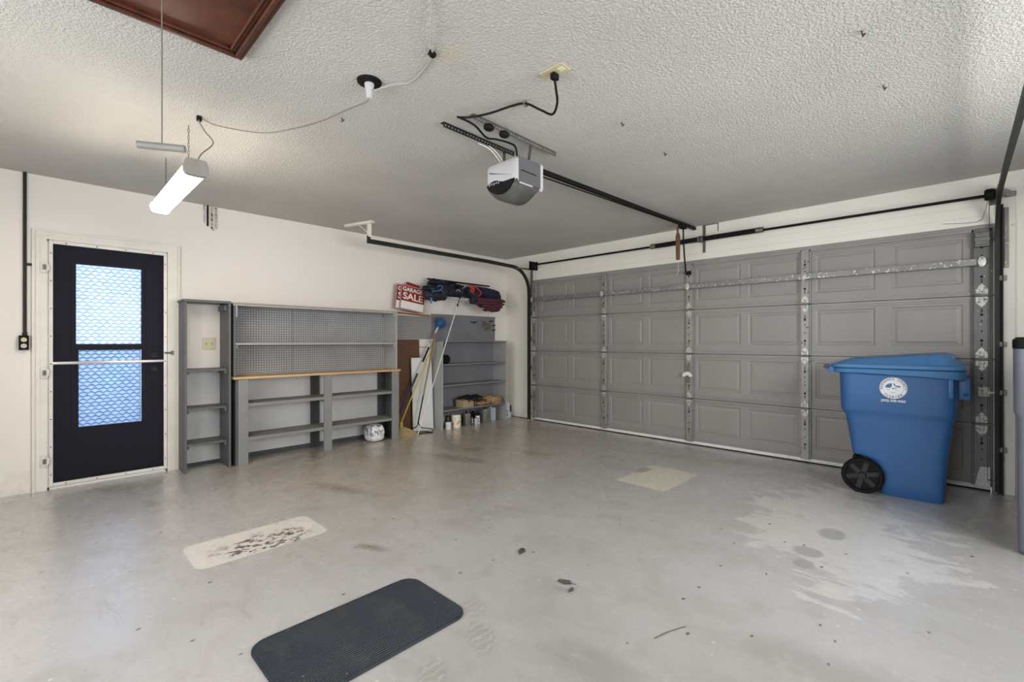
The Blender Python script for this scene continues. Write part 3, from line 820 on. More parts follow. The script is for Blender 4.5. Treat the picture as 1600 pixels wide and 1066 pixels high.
b = MB(); b.box(3.236, 3.247, -3.136, -2.925, 2.245, 2.41, .003); b.build('side_cover', OPG, op)
b = MB(); b.box(3.2465, 3.2485, -3.12, -2.97, 2.318, 2.324); b.build('side_slot', BLACK, op)
b = MB(); b.loft([opring(-2.930, -.006), opring(-2.905, -.006)]); b.build('rear_flange', OPW, op)
b = MB()      # dark curved light lens below the cover
xs0, xs1 = 2.965, 3.236; rings = []
for k in range(13):
    u = k / 12; x = xs0 + (xs1 - xs0) * u; dz = .085 * sin(pi * (.08 + .84 * u)) ** .8
    rings.append([(x, -3.148, 2.262 + .0), (x, -3.150, 2.25 - dz * .35), (x, -3.10, 2.238 - dz), (x, -2.96, 2.238 - dz), (x, -2.925, 2.245 - dz * .4), (x, -2.925, 2.262)])
b.loft(rings); b.build('light_lens', OPL, op, True, angle=60)
b = MB(); pts = []
for k in range(17):
    u = k / 16; pts.append((2.958 + .262 * u, -3.158, 2.268 + .026 * sin(pi * min(1, u * 1.7)) * (1 - u) ** .4))
for k in range(17):
    u = 1 - k / 16; pts.append((2.958 + .262 * u, -3.158, 2.262 - .070 * sin(pi * u) ** .7))
b.prism(pts, (0, .012, 0)); b.build('lens_window', OPD, op)
b = MB()
for k in range(5): b.bar((2.985 + k * .022, -3.160, 2.262 + .005 * (k % 2)), (2.993 + k * .022, -3.160, 2.278), .006, .003, (0, 1, 0))
b.build('vent_slots', OPW, op)
rl = MB(); rl.bar((3.10, -2.95, 2.445), (3.10, -.055, 2.512), .030, .030); rl.box(3.082, 3.118, -.06, -.013, 2.495, 2.525); rl.build('rail', BLACK, op)
b = MB(); b.cyl((3.10, -2.92, 2.405), (3.10, -.40, 2.488), .006, 8); b.build('drive_chain', BLACK, op)
b = MB(); b.box(3.075, 3.125, -.40, -.28, 2.455, 2.492, .004); b.build('trolley', BLACK, op)
b = MB(); b.tube([(3.105, -.33, 2.46), (3.095, -.30, 2.30), (3.07, -.20, 2.07), (3.06, -.16, 2.005), (3.045, -.08, 1.998)], .009, 8, 5); b.build('curved_arm', BLACK, op, True)
b = MB(); b.box(3.060, 3.082, -.40, -.392, 2.395, 2.47, .001); b.loft([[(3.071 + a * .018, -.39 + c * .011, 2.105) for a, c in ((-1, -1), (1, -1), (1, 1), (-1, 1))], [(3.071 + a * .02, -.39 + c * .011, 2.16) for a, c in ((-1, -1), (1, -1), (1, 1), (-1, 1))], [(3.071 + a * .023, -.39 + c * .011, 2.36) for a, c in ((-1, -1), (1, -1), (1, 1), (-1, 1))], [(3.071 + a * .014, -.39 + c * .009, 2.40) for a, c in ((-1, -1), (1, -1), (1, 1), (-1, 1))]])
rp = b.build('release_handle', PADDLE, op, True)
b = MB(); b.cyl((3.075, -.39, 2.105), (3.077, -.39, 1.985), .0018, 6); b.tube([(3.077, -.39, 1.985), (3.068, -.39, 1.96), (3.060, -.395, 1.94)], .002, 5); b.build('release_cord', WIRE, rp)
def angle_iron(name, x, y0, y1, z, m, parent, holes=True, ang=0):
    b = MB(); b.box(x - .016, x + .016, y0, y1, z - .003, z, .0005); b.box(x + .013, x + .016, y0, y1, z - .032, z, .0005)
    o = b.build(name, m, parent)
    if holes:
        d = MB(); n = int((y1 - y0) / .025)
        for k in range(n): d.cyl((x + .0155, y0 + .015 + k * .025, z - .018), (x + .0175, y0 + .015 + k * .025, z - .018), .0045, 6)
        d.build('bolt_holes', SILVER, o)
    return o
angle_iron('perforated_angle', 3.035, -3.60, -2.98, H - .001, TRACK, op)
angle_iron('ceiling_angle', 3.240, -3.54, -2.77, H - .001, STEEL, op)
b = MB(); b.bar((3.02, -3.05, 2.40), (3.02, -3.05, H - .004), .025, .003); b.build('hanging_strap', STEEL, op)
b = MB(); b.bar((3.20, -3.00, 2.40), (3.225, -3.00, H - .004), .025, .003, (0, 1, 0)); b.build('hanging_strap', STEEL, op)
for y in (-3.42, -3.29):
    b = MB(); b.sph((3.26, y, H - .045), .028, (1.1, 1.3, .8), 14); b.build('cord_ball', BLACKP, op, True)
b = MB(); b.tube([(3.855, -3.53, H - .035), (3.84, -3.50, H - .07), (3.80, -3.44, H - .10), (3.72, -3.38, H - .11), (3.64, -3.38, H - .06), (3.575, -3.435, H - .02), (3.50, -3.47, H - .02), (3.40, -3.54, H - .05), (3.30, -3.60, H - .06), (3.22, -3.62, H - .04), (3.205, -3.60, H - .03), (3.22, -3.50, H - .045), (3.215, -3.40, H - .085), (3.20, -3.30, H - .06), (3.19, -3.16, H - .04), (3.18, -3.10, H - .05), (3.175, -3.08, 2.40)], .0065, 8, 5)
b.box(3.84, 3.87, -3.55, -3.51, H - .04, H - .008, .004)
b.build('power_cord', BLACKP, op, True)
b = MB(); b.tube([(3.03, -3.30, H - .035), (3.06, -3.22, H - .06), (3.07, -3.13, 2.41)], .003, 6); b.tube([(3.05, -3.22, H - .033), (3.08, -3.17, H - .08), (3.085, -3.12, 2.41)], .0025, 6); b.build('control_wire', SIGNW, op)
b = MB(); b.tube([(3.575, -3.435, H), (3.575, -3.425, H - .03), (3.575, -3.445, H - .035), (3.575, -3.455, H - .012)], .004, 6); solo(b, 'cord_hook', STEEL, 'small metal hook holding the black opener cord on the ceiling', 'hook', (3.575, -3.435, H))

co = thing('ceiling_outlet', 'cream outlet plate on the ceiling feeding the opener cord', 'outlet', (3.86, -3.53, H))
b = MB(); b.box(3.79, 3.93, -3.575, -3.495, H - .006, H, .002, 2); b.build('cover_plate', IVORY, co)
b = MB(); b.box(3.885, 3.915, -3.55, -3.52, H - .009, H - .005, .003); b.build('socket', OUTL, co)

# ================================================================== CEILING THINGS
hx0, hx1, hy0, hy1 = 2.888, 3.56, -6.05, -4.648
hatch = thing('attic_hatch', 'dark mahogany framed attic hatch panel in the ceiling', 'attic hatch', (3.2, -5.3, H))
MB().box(hx0 + .05, hx1 - .05, hy0 + .05, hy1 - .05, H - .014, H).build('panel', MAHOP, hatch)
b = MB()
def frame_ring(b, o0, o1, z0, z1, bev=.003):
    x0, x1, y0, y1 = hx0 + o0, hx1 - o0, hy0 + o0, hy1 - o0; w = o1 - o0
    b.box(x0, x1, y0, y0 + w, z0, z1, bev); b.box(x0, x1, y1 - w, y1, z0, z1, bev); b.box(x0, x0 + w, y0 + w, y1 - w, z0, z1, bev); b.box(x1 - w, x1, y0 + w, y1 - w, z0, z1, bev)
frame_ring(b, 0, .02, H - .026, H); frame_ring(b, .018, .038, H - .034, H, .006); frame_ring(b, .036, .058, H - .022, H, .005); frame_ring(b, .056, .066, H - .03, H, .004)
b.build('frame', MAHO, hatch)
pc = thing('pull_cord', 'grey tube handle on a thin cord hanging from the attic hatch', 'pull cord', (3.30, -5.011, 1.884))
MB().cyl((3.30, -5.011, 1.89), (3.30, -5.011, H - .0145), .0022, 6).build('cord', CORDG, pc)
b = MB(); b.cyl((3.263, -5.073, 1.879), (3.333, -4.950, 1.879), .0125, 16); b.build('handle', M('grey_tube', (.24, .245, .235), .45), pc, True)

# fluorescent light
fx = thing('shop_light', 'lit fluorescent shop light hanging from the ceiling by two chains', 'ceiling light', (1.75, -4.69, 2.12))
fx0, fx1, fy = 1.14, 2.26, -4.70
b = MB(); b.box(fx0 + .02, fx1 - .03, fy - .045, fy + .045, 2.172, 2.200, .006, 2); b.build('housing', OPW, fx)
def fr(x, g=0):
    pts = []
    for k in range(9):
        a = pi + pi * k / 8; c, s_ = cos(a), sin(a)
        pts.append((x, fy + (.056 + g) * math.copysign(abs(c) ** .5, c), 2.176 + (.050 + g) * -abs(s_) ** .6))
    return pts
b = MB(); b.loft([fr(fx0 + .02), fr(fx1 - .035)]); b.build('diffuser', LAMP, fx, True, angle=60)
for x0, x1 in ((fx0, fx0 + .022), (fx1 - .040, fx1)):
    r0 = fr(x0, .004) ; r1 = fr(x1, .004)
    top = lambda x: [(x, fy + .046, 2.213), (x, fy - .046, 2.213)]
    b = MB(); b.loft([r0 + top(x0), r1 + top(x1)]); b.build('end_cap', ENDCAP, fx, False)
def chain(x, y, z0, z1):
    m = MB(); n = int((z1 - z0) / .022)
    for k in range(n):
        z = z0 + (k + .5) * (z1 - z0) / n; dx, dy = ((.004, 0), (0, .004))[k % 2]
        m.tube([(x + dx, y + dy, z - .009), (x + dx, y + dy, z + .009), (x, y, z + .013), (x - dx, y - dy, z + .009), (x - dx, y - dy, z - .009), (x, y, z - .013), (x + dx, y + dy, z - .009)], .0014, 4, 0, False)
    return m
for x in (1.882, 1.155):
    chain(x, -4.665, 2.20, H).build('chain', CHAINM, fx)
b = MB(); b.tube([(2.22, -4.69, 2.205), (2.22, -4.67, 2.26), (2.17, -4.60, 2.36), (2.11, -4.63, 2.44), (2.065, -4.65, H - .012), (2.10, -4.56, H - .04), (2.242, -4.37, H - .065), (2.42, -4.27, H - .07), (2.62, -4.17, H - .055), (2.85, -4.12, H - .05), (3.03, -4.10, H - .065), (3.10, -4.12, H - .075)], .0035, 6, 5)
b.build('lamp_cord', CORDG, fx, True)
b = MB(); b.box(2.05, 2.075, -4.66, -4.635, H - .03, H, .003); solo(b, 'cord_clip', BLACKP, 'small black clip on the ceiling above the hanging light', 'clip', (2.062, -4.648, H))
ls = thing('lamp_socket', 'ceiling lamp socket with white plug adapter and dark base', 'lamp socket', (3.121, -4.128, H))
b = MB(); b.lathe([(0, 0), (.062, 0), (.060, -.008), (.035, -.014), (0, -.014)], (3.121, -4.128, H), 28); b.build('base_plate', BLACKP, ls, True)
b = MB(); b.lathe([(0, 0), (.024, 0), (.024, -.012), (.018, -.035), (.017, -.05), (.013, -.075), (0, -.078)], (3.121, -4.128, H - .012), 20); b.build('plug_adapter', OPW, ls, True)
b = MB(); b.tube([(3.14, -4.115, H - .05), (3.20, -4.04, H - .012), (3.27, -3.985, H - .006), (3.42, -4.0, H - .006), (3.545, -4.044, H - .008), (3.60, -4.09, H - .012), (3.70, -4.16, H - .02), (3.84, -4.26, H - .008), (3.98, -4.36, H - .006)], .0035, 6, 5)
solo(b, 'ceiling_wire', CORDW, 'thin painted wire tacked along the ceiling from the lamp socket', 'wire', (3.6, -4.1, H), smooth=True)
b = MB(); b.box(3.535, 3.56, -4.055, -4.03, H - .022, H, .003); b.cyl((3.555, -4.06, H), (3.56, -4.075, H - .03), .004, 6); solo(b, 'cord_clip', BLACKP, 'small black clip holding the painted ceiling wire', 'clip', (3.547, -4.04, H))
for (x, y, w) in ((4.991, -2.848, 'small rusty hook in the ceiling nearest the top right corner'), (5.01, -2.248, 'small rusty hook in the ceiling above the second garage door column'), (3.82, -2.839, 'small rusty hook in the ceiling just right of the opener cord outlet'), (3.804, -2.237, 'small rusty hook in the ceiling above the opener rail'), (2.651, -4.05, 'small rusty hook in the ceiling under the sagging lamp cord')):
    b = MB(); b.tube([(x, y, H), (x + .004, y + .004, H - .018), (x + .012, y + .008, H - .014), (x + .006, y - .006, H - .03)], .0035, 5)
    solo(b, 'ceiling_hook', CHAINM, w, 'hook', (x, y, H), group='small rusty hooks in the ceiling')

# ================================================================== WEST WALL
cd = thing('outlet_box', 'black duplex outlet box beside the entry door casing', 'outlet', (.02, -5.39, 1.19))
b = MB(); b.box(0, .045, -5.418, -5.362, 1.135, 1.25, .004, 2); b.build('box', BLACKP, cd)
for z in (1.168, 1.216):
    b = MB(); b.lathe([(0, 0), (.0165, 0), (.0165, .004), (0, .004)], (.045, -5.39, z), 16, RX); r = b.build('socket', OUTL, cd)
    d = MB(); d.box(.0485, .0497, -5.397, -5.394, z - .003, z + .007); d.box(.0485, .0497, -5.386, -5.383, z - .003, z + .007); d.cyl((.0485, -5.39, z - .009), (.0497, -5.39, z - .009), .002, 8); d.build('socket_slots', BLACKP, r)
b = MB(); b.cyl((.014, -5.385, 1.245), (.014, -5.385, H), .0105, 12); b.cyl((.014, -5.385, 1.24), (.014, -5.385, 1.275), .014, 12)
b.box(0, .014, -5.372, -5.345, 1.803, 1.823, .002)
solo(b, 'electrical_conduit', TRACK, 'dark metal conduit running up the wall from the outlet box', 'conduit', (.014, -5.385, 1.25), smooth=True)
b = MB(); b.cyl((.003, -5.368, 1.3), (.003, -5.368, H), .003, 8)
wm = thing('wall_pipes', 'short flaking painted pipe stubs under the ceiling above the shelves', 'pipes', (0, -4.13, 2.4))
for k, (y, z) in enumerate(((-4.185, 2.36), (-4.155, 2.335), (-4.120, 2.31), (-4.085, 2.325))):
    MB().cyl((.010, y, z), (.010, y, H), .008 if k else .004, 10).build('pipe', (RODW, BLACKP, RODW, RODW)[k], wm)
MB().cyl((.012, -4.125, 2.322), (.012, -4.105, 2.302), .008, 8).build('pipe_end', RODW, wm)

# narrow shelf unit by the door
def cleats(b, y, x0, x1, z, s_): b.box(x0, x1, min(y, y + s_ * .02), max(y, y + s_ * .02), z - .05, z - .018)
n1 = thing('shelf_unit', 'narrow tall grey shelf unit with open shelves next to the entry door', 'shelf', (.14, -4.21, 0))
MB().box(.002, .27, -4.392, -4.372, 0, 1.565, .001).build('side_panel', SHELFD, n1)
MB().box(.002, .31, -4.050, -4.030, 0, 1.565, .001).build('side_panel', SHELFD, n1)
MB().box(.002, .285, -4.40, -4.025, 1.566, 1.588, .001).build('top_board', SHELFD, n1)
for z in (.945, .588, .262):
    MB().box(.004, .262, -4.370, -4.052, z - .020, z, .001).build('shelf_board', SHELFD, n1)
    b = MB(); cleats(b, -4.370, .03, .24, z, 1); b.build('cleat', SHELFD, n1)
    b = MB(); cleats(b, -4.052, .03, .262, z, -1); b.build('cleat', SHELFD, n1)
MB().box(.0005, .0035, -4.371, -4.051, .035, .925).build('back_panel', BACKP, n1)
MB().box(.0005, .0035, -4.371, -4.051, .0, .034).build('dirt_shadow_strip', LEGB, n1)  # dark strip paints in the dirt and shadow line along the floor
b = MB(); b.box(.03, .255, -4.072, -4.052, 1.50, 1.55); b.build('cleat', SHELFD, n1)
sw = thing('light_switch', 'ivory double switch plate on the wall inside the narrow shelf unit', 'light switch', (0, -4.139, 1.18))
b = MB(); b.box(0, .006, -4.200, -4.082, 1.122, 1.238, .003, 2); b.build('cover_plate', IVORY, sw)
for y in (-4.164, -4.118):
    b = MB(); b.box(.004, .008, y - .006, y + .006, 1.168, 1.192); b.box(.006, .018, y - .004, y + .004, 1.176, 1.192, .002); b.build('toggle', IVORYD, sw)

# workbench with pegboard hutch
wb = thing('workbench', 'long grey workbench with wooden top, pegboard hutch and open lower shelves', 'workbench', (.16, -3.1, 0))
HY0, HY1 = -4.005, -2.205
HT = 1.55
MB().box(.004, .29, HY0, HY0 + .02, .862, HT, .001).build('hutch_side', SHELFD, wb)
MB().box(.004, .29, HY1 - .02, HY1, .862, HT, .001).build('hutch_side', SHELFL, wb)  # lighter grey puts the light on this inner face into its colour
MB().box(.004, .29, HY0, HY1, HT, HT + .018, .001).build('hutch_top', SHELFL, wb)
MB().box(.006, .30, -4.022, HY1 + .01, HT + .0185, HT + .030, .001).build('top_board', RAWP, wb)
MB().box(.010, .285, HY0 + .021, HY1 - .021, 1.170, 1.188, .001).build('hutch_shelf', SHELFL, wb)
MB().box(.004, .009, HY0 + .02, -3.362, .862, HT).build('pegboard_panel', PEG, wb)
MB().box(.004, .009, -3.350, HY1 - .02, .862, HT).build('pegboard_panel', PEG, wb)
MB().box(.004, .011, -3.362, -3.350, .862, HT).build('back_strip', SHELF, wb)
for z in (HT, 1.170):
    for y in (HY0 + .021, HY1 - .04):
        b = MB(); b.box(.03, .27, y, y + .019, z - .035, z - .001); b.build('cleat', SHELFL, wb)
b = MB(); b.box(.272, .288, HY0 + .021, HY0 + .036, 1.44, HT - .001, .002)
b.build('corner_block', SHELFL, wb)
MB().box(.004, .345, -4.018, -2.190, .838, .861, .002).build('bench_top', PINE, wb)
for (y0, y1) in ((-3.974, -3.886), (-3.140, -3.052), (-2.300, -2.206)):
    MB().box(.310, .332, y0, y1, 0, .837, .002).build('leg', SHELF, wb)
    MB().box(.006, .028, y0 - .02, y1 - .01, 0, .837, .002).build('leg', LEGB, wb)
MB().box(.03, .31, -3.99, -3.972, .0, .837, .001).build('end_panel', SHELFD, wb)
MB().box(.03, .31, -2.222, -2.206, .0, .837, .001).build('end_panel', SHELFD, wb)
b = MB(); b.box(.0005, .004, -4.02, -2.20, .05, .836); b.build('back_panel', BACKP, wb)
b = MB(); b.box(.0005, .004, -4.02, -2.20, .0, .049); b.build('dirt_shadow_strip', LEGB, wb)  # same painted line of dirt and shadow below the bench back
for z in (.598, .268):
    for y0, y1 in ((-3.968, -3.06), (-3.14, -2.228)):
        if y0 == -3.14: y0 = -3.05
        b = MB(); b.box(.03, .325, y0 + (0 if y0 < -3.5 else 0), y1, z - .018, z, .001); b.build('shelf_board', DUSTY, wb)
        b = MB(); b.box(.326, .336, y0 + .08 if y0 < -3.5 else y0 , y1 - (.08 if y1 > -2.5 else .08), z - .030, z + .001, .001); b.build('shelf_edge', SHELF, wb)
for y0, y1 in ((-3.10, -3.09),):
    for z in (.598, .268):
        b = MB(); b.box(.05, .30, -3.112, -3.088, z - .06, z - .019); b.build('cleat', SHELF, wb)

# bag under the bench
b = MB()
def lump(c, r, sc, amp, fr_, seg=40, sq=.65):
    t = bmesh.new(); bmesh.ops.create_uvsphere(t, u_segments=seg, v_segments=seg // 2, radius=1)
    for v in t.verts:
        p = v.co.copy(); q = Vector([math.copysign(abs(a) ** sq, a) for a in p])
        n = noise.fractal(p * fr_ + Vector(c) * 7, .8, 2.0, 3)
        q = q * (1 + amp * n)
        v.co = Vector((q.x * sc[0], q.y * sc[1], q.z * sc[2])) * r + Vector(c)
    return t
b.add(lump((.215, -2.475, .101), 1, (.105, .105, .105), .09, 2.2))
for v in b.bm.verts:
    if v.co.z < .004: v.co.z = .0015
solo(b, 'plastic_bag', BAGM, 'full printed white plastic bag on the floor under the workbench', 'bag', (.215, -2.475, 0), smooth=True, angle=70)

# area between the bench and the right shelf
MB_ = MB().box(.002, .008, -2.16, -1.482, 1.235, 1.548); solo(MB_, 'pegboard', PEG, 'grey pegboard on the wall above the leaning brown board', 'pegboard', (.005, -1.8, 1.4))
b = MB(); b.prism([(.004, -2.19, 1.5815), (.004, -1.53, 1.5500), (.004, -1.53, 1.5620), (.004, -2.19, 1.5935)], (.146, 0, 0))
solo(b, 'plank', PLY, 'thin orange-brown board lying under the two signs', 'board', (.08, -1.86, 1.59))
b = MB(); b.box(-.004, .004, -.235, .235, 0, 1.23)
o = solo(b, 'hardboard_panel', BROWNP, 'tall brown hardboard panel leaning on the wall beside the workbench', 'board', (0, 0, 0)); o.location = (.062, -1.935, .0015); o.rotation_euler = (0, radians(-2.0), 0)
b = MB(); b.box(-.009, .009, -.162, .162, 0, .985, .002)
o = solo(b, 'laminate_board', WHITEP, 'white laminate board leaning in front of the brown panel', 'board', (0, 0, 0)); o.location = (.125, -1.70, .0015); o.rotation_euler = (0, radians(-3.0), 0)
b = MB(); b.tube([(.012, -2.14, 1.24), (.03, -2.0, 1.185), (.04, -1.8, 1.14), (.05, -1.65, 1.125), (.03, -1.52, 1.13)], .004, 6, 6); solo(b, 'sagging_cord', CORDG, 'pale cord sagging across the top of the brown board', 'cord', (.03, -1.8, 1.15), smooth=True)

# slatted grey panel right
gp = thing('slat_panel', 'grey horizontally grooved wall panel above the bookshelf unit', 'wall panel', (.01, -.86, 1.4))
b = MB(); b.box(.002, .012, -1.478, -.262, 1.215, 1.575)
for k in range(12): b.box(.012, .0145, -1.476, -.264, 1.222 + k * .0292, 1.222 + k * .0292 + .024, .0008)
b.build('panel', BACKG, gp)
MB().box(.001, .018, -1.49, -.25, 1.575, 1.592, .001).build('top_strip', SHELF, gp)
# tools hanging on the panel
hk = [(-.72, 1.50, .10, 'black hook left of the coiled chain on the grooved panel'), (-.36, 1.525, .07, 'black hook at the top right corner of the grooved panel'), (-.30, 1.46, .05, 'middle black hook at the right edge of the grooved panel'), (-.30, 1.39, .05, 'lowest black hook at the right edge of the grooved panel')]
for (y, z, L, lb) in hk:
    b = MB(); b.tube([(.015, y - L / 2, z), (.03, y, z - .004), (.045, y + L / 2, z + .004)], .006, 6); b.tube([(.0145, y, z), (.03, y, z - .02), (.045, y, z - .012)], .004, 6)
    solo(b, 'peg_hook', BLACK, lb, 'hook', (.015, y, z), group='black hooks on the grooved panel')
random.seed(5)
b = MB()
for k in range(26):
    a = random.uniform(0, 2 * pi); r = random.uniform(.03, .075); c = Vector((.040 + .01 * random.random(), -.47, 1.44))
    a2 = a + random.uniform(.6, 2.0)
    b.tube([c + Vector((0, r * cos(a) * 1.2, r * sin(a))), c + Vector((.02, r * .9 * cos((a + a2) / 2) * 1.3, r * .9 * sin((a + a2) / 2))), c + Vector((.0, r * cos(a2), r * sin(a2)))], .003, 5)
b.tube([(.016, -.55, 1.52), (.03, -.50, 1.51), (.035, -.46, 1.50)], .004, 5)
solo(b, 'coiled_chain', YBRASS, 'tangled coil of dull chain hanging on the grooved panel', 'chain', (.035, -.47, 1.44), smooth=True)

# bookshelf right
bs = thing('shelf_unit', 'wide grey four-tier shelf unit near the garage door corner', 'shelf', (.14, -.89, 0))
BY0, BY1 = -1.512, -.268
MB().box(.002, .285, BY0, BY0 + .02, 0, 1.20, .001).build('side_panel', SHELFL, bs)
MB().box(.002, .285, BY1 - .02, BY1, 0, 1.20, .001).build('side_panel', SHELFL, bs)
MB().box(.002, .290, BY0 - .002, BY1 + .002, 1.201, 1.214, .001).build('top_board', SHELF, bs)
for z in (.893, .603, .262):
    MB().box(.006, .284, BY0 + .021, BY1 - .021, z - .016, z, .001).build('shelf_board', SHELF, bs)
MB().box(.0005, .005, BY0 + .02, BY1 - .02, .0, 1.20).build('back_panel', BACKG, bs)
b = MB()
for k in range(6):
    z = .893 + .045 + .009 * sin(k); b.lathe([(.035 + .001 * k, -.006), (.05, -.009), (.062, 0), (.05, .009), (.035, .006)], (.20 + .010 * k - .03, -1.38, .893 + .064), 20, RX)
b.cyl((.16, -1.38, .957), (.23, -1.38, .957), .036, 14)
solo(b, 'cable_reel', BLACKP, 'round black coil standing on the upper shelf of the wide unit', 'cable coil', (.2, -1.38, .893), smooth=True)
# cloth and box on lowest shelf
cb = thing('cardboard_box', 'low cardboard box on the lowest shelf of the wide unit', 'box', (.19, -1.03, .262))
b = MB(); b.box(.11, .27, -1.13, -.93, .2625, .365, .002); b.build('carton', CARD, cb)
b = MB(); b.box(.108, .272, -1.132, -.928, .355, .368, .002); b.build('lid', CARD, cb)
b = MB(); random.seed(3)
for k in range(9):
    y = -1.15 + .04 * k; b.tube([(.14 + .02 * random.random(), y, .378), (.19, y + .05, .390 + .04 * random.random()), (.25, y + .1, .380), (.29, y + .13, .36 - .05 * random.random())], .010, 6)
for v in b.bm.verts: v.co.z = max(v.co.z, .3685) if v.co.x < .273 else v.co.z
solo(b, 'black_straps', BLACKP, 'tangle of black straps on top of the cardboard box', 'straps', (.2, -1.0, .35), smooth=True)
b = MB(); b.add(lump((.19, -.66, .325), 1, (.09, .20, .075), .2, 3.0, 44, .75)); b.add(lump((.235, -.46, .315), 1, (.065, .125, .066), .25, 4.0, 36, .8))
for v in b.bm.verts:
    v.co.z = max(v.co.z, .264); v.co.x = max(v.co.x, .008)
    v.co.y = min(v.co.y, -.292) if v.co.x < .29 else v.co.y
    if v.co.x > .285 and v.co.y > -.5: v.co.z -= (v.co.x - .285) * .6 if v.co.z > .3 else 0
solo(b, 'crumpled_bag', KRAFT, 'crumpled brown paper bag on the lowest shelf of the wide unit', 'paper bag', (.2, -.55, .262), smooth=True, angle=75)

# cans and bottles on the floor under the bottom shelf
def can(name, x, y, r, h, m, label, cat='can', lid=CANLID, lidh=.006, rim=True):
    t_ = thing(name, label, cat, (x, y, 0))
    b = MB(); b.lathe([(0, .0005), (r * .97, .0005), (r, .006), (r, h - .008), (r * 1.02, h - .004), (r * 1.0, h), (0, h)], (x, y, 0), 28); b.build('can_body' if cat == 'can' else 'body', m, t_, True)
    if lid:
        b = MB(); b.lathe([(0, h), (r * .92, h), (r * .92, h + lidh), (0, h + lidh)], (x, y, 0), 24); b.build('lid', lid, t_, True)
    return t_
def bottle(name, x, y, r, h, m, capm, label, cr=.35):
    t_ = thing(name, label, 'bottle', (x, y, 0))
    b = MB(); b.lathe([(0, .0005), (r * .95, .0005), (r, .008), (r, h * .68), (r * .8, h * .78), (r * cr, h * .84), (r * cr, h * .88), (0, h * .88)], (x, y, 0), 24); b.build('bottle_body', m, t_, True)
    b = MB(); b.lathe([(0, h * .88), (r * cr * 1.15, h * .88), (r * cr * 1.1, h), (0, h)], (x, y, 0), 16); b.build('cap', capm, t_, True)
    return t_
def sqcan(name, x, y, w, d, h, m, label, capm=BLACKP, cat='can'):
    t_ = thing(name, label, cat, (x, y, 0))
    b = MB(); b.box(x - d / 2, x + d / 2, y - w / 2, y + w / 2, .0005, h, .004, 2); b.build('can_body', m, t_, True)
    b = MB(); b.cyl((x, y - w * .2, h), (x, y - w * .2, h + .015), .012, 14); b.build('cap', capm, t_, True)
    return t_
sqcan('metal_can', .13, -1.405, .07, .06, .195, can_mat('grey_blue_can', (.22, .25, .32), (.5, .5, .5), .04, .15), 'grey-blue rectangular can by the left side of the wide shelf')
can('paint_can', .262, -1.385, .042, .098, can_mat('white_can', (.72, .74, .74), (.55, .58, .6), .03, .07), 'small white paint can, leftmost under the wide shelf unit')
bottle('brown_bottle', .17, -1.325, .030, .20, M('brown_bottle', (.05, .028, .02), .3), YBRASS, 'dark brown bottle behind the small white paint can')
t_ = can('paint_bucket', .235, -1.225, .066, .168, can_mat('yellow_bucket', (.85, .82, .74), (.75, .40, .03), .045, .15), 'white and orange-yellow paint bucket under the wide shelf unit', 'bucket', SIGNW, .008)
sqcan('solvent_can', .255, -1.045, .088, .06, .178, CANM, 'bare tin rectangular solvent can beside the yellow bucket')
can('metal_can', .235, -.935, .022, .10, can_mat('dark_label', (.12, .12, .13), (.6, .6, .62), .02, .08), 'thin dark can between the two tin solvent cans')
bottle('dark_bottle', .12, -.94, .030, .19, BLACKP, BLACKP, 'black bottle standing behind the thin dark can')
can('spray_can', .275, -.895, .021, .092, M('pale_can', (.62, .62, .64), .4), 'short pale can right beside the thin dark can')
can('spray_can', .235, -.825, .034, .118, can_mat('white_dark_label', (.72, .74, .74), (.08, .09, .1), .03, .08), 'white can with dark label beside the larger tin can', 'can', BLACKP, .03)
bottle('dark_bottle', .10, -.80, .032, .20, BLACKP, STEEL, 'black bottle standing behind the white can with dark label')
sqcan('solvent_can', .245, -.685, .115, .07, .205, CANM, 'tall bare tin solvent can, second largest from the corner')
sqcan('plastic_container', .19, -.50, .105, .08, .20, M('pale_blue_plastic', (.50, .56, .62), .4), 'pale blue container at the right end under the wide shelf', SIGNW, 'container')
# jug beside the unit
jg = thing('plastic_jug', 'white plastic jug with blue label in the corner beside the shelf', 'jug', (.15, -.135, 0))
b = MB(); rings = []
for z, sx, sy in ((.0005, .055, .07), (.01, .06, .078), (.17, .06, .078), (.20, .055, .07), (.225, .03, .035), (.235, .02, .02), (.25, .02, .02)):
    rings.append([(.15 + sx * math.copysign(abs(cos(a)) ** .5, cos(a)), -.150 + (-.03 if z > .21 else 0) + sy * math.copysign(abs(sin(a)) ** .5, sin(a)), z) for a in [2 * pi * k / 24 for k in range(24)]])
b.loft(rings); b.build('jug_body', M('jug_white', (.74, .77, .80), .4), jg, True)
b = MB(); b.cyl((.15, -.18, .25), (.15, -.18, .275), .022, 16); b.build('cap', BLACKP, jg, True)
b = MB(); b.tube([(.15, -.155, .235), (.15, -.115, .232), (.15, -.085, .205), (.15, -.08, .17)], .011, 8); b.build('handle', SIGNW, jg, True)
b = MB(); b.box(.2085, .2115, -.125, -.085, .09, .20, .001); b.build('label_panel', PURP, jg)
b = MB(); b.sph((.212, -.20, .11), .022, (.15, 1, 1), 12); b.box(.209, .212, -.215, -.175, .04, .065); b.build('printed_logo', BLACKP, jg)

# ---- long handled tools
dt = thing('extension_duster', 'extension duster with blue bristle head and navy grip leaning on the boards', 'duster', (.22, -2.07, .02))
def pole(p0, p1, r, t0, t1): 
    p0, p1 = Vector(p0), Vector(p1); return MB().cyl(p0.lerp(p1, t0), p0.lerp(p1, t1), r, 12)
A, Bp = Vector((.22, -2.12, .30)), Vector((.075, -1.405, 1.44))

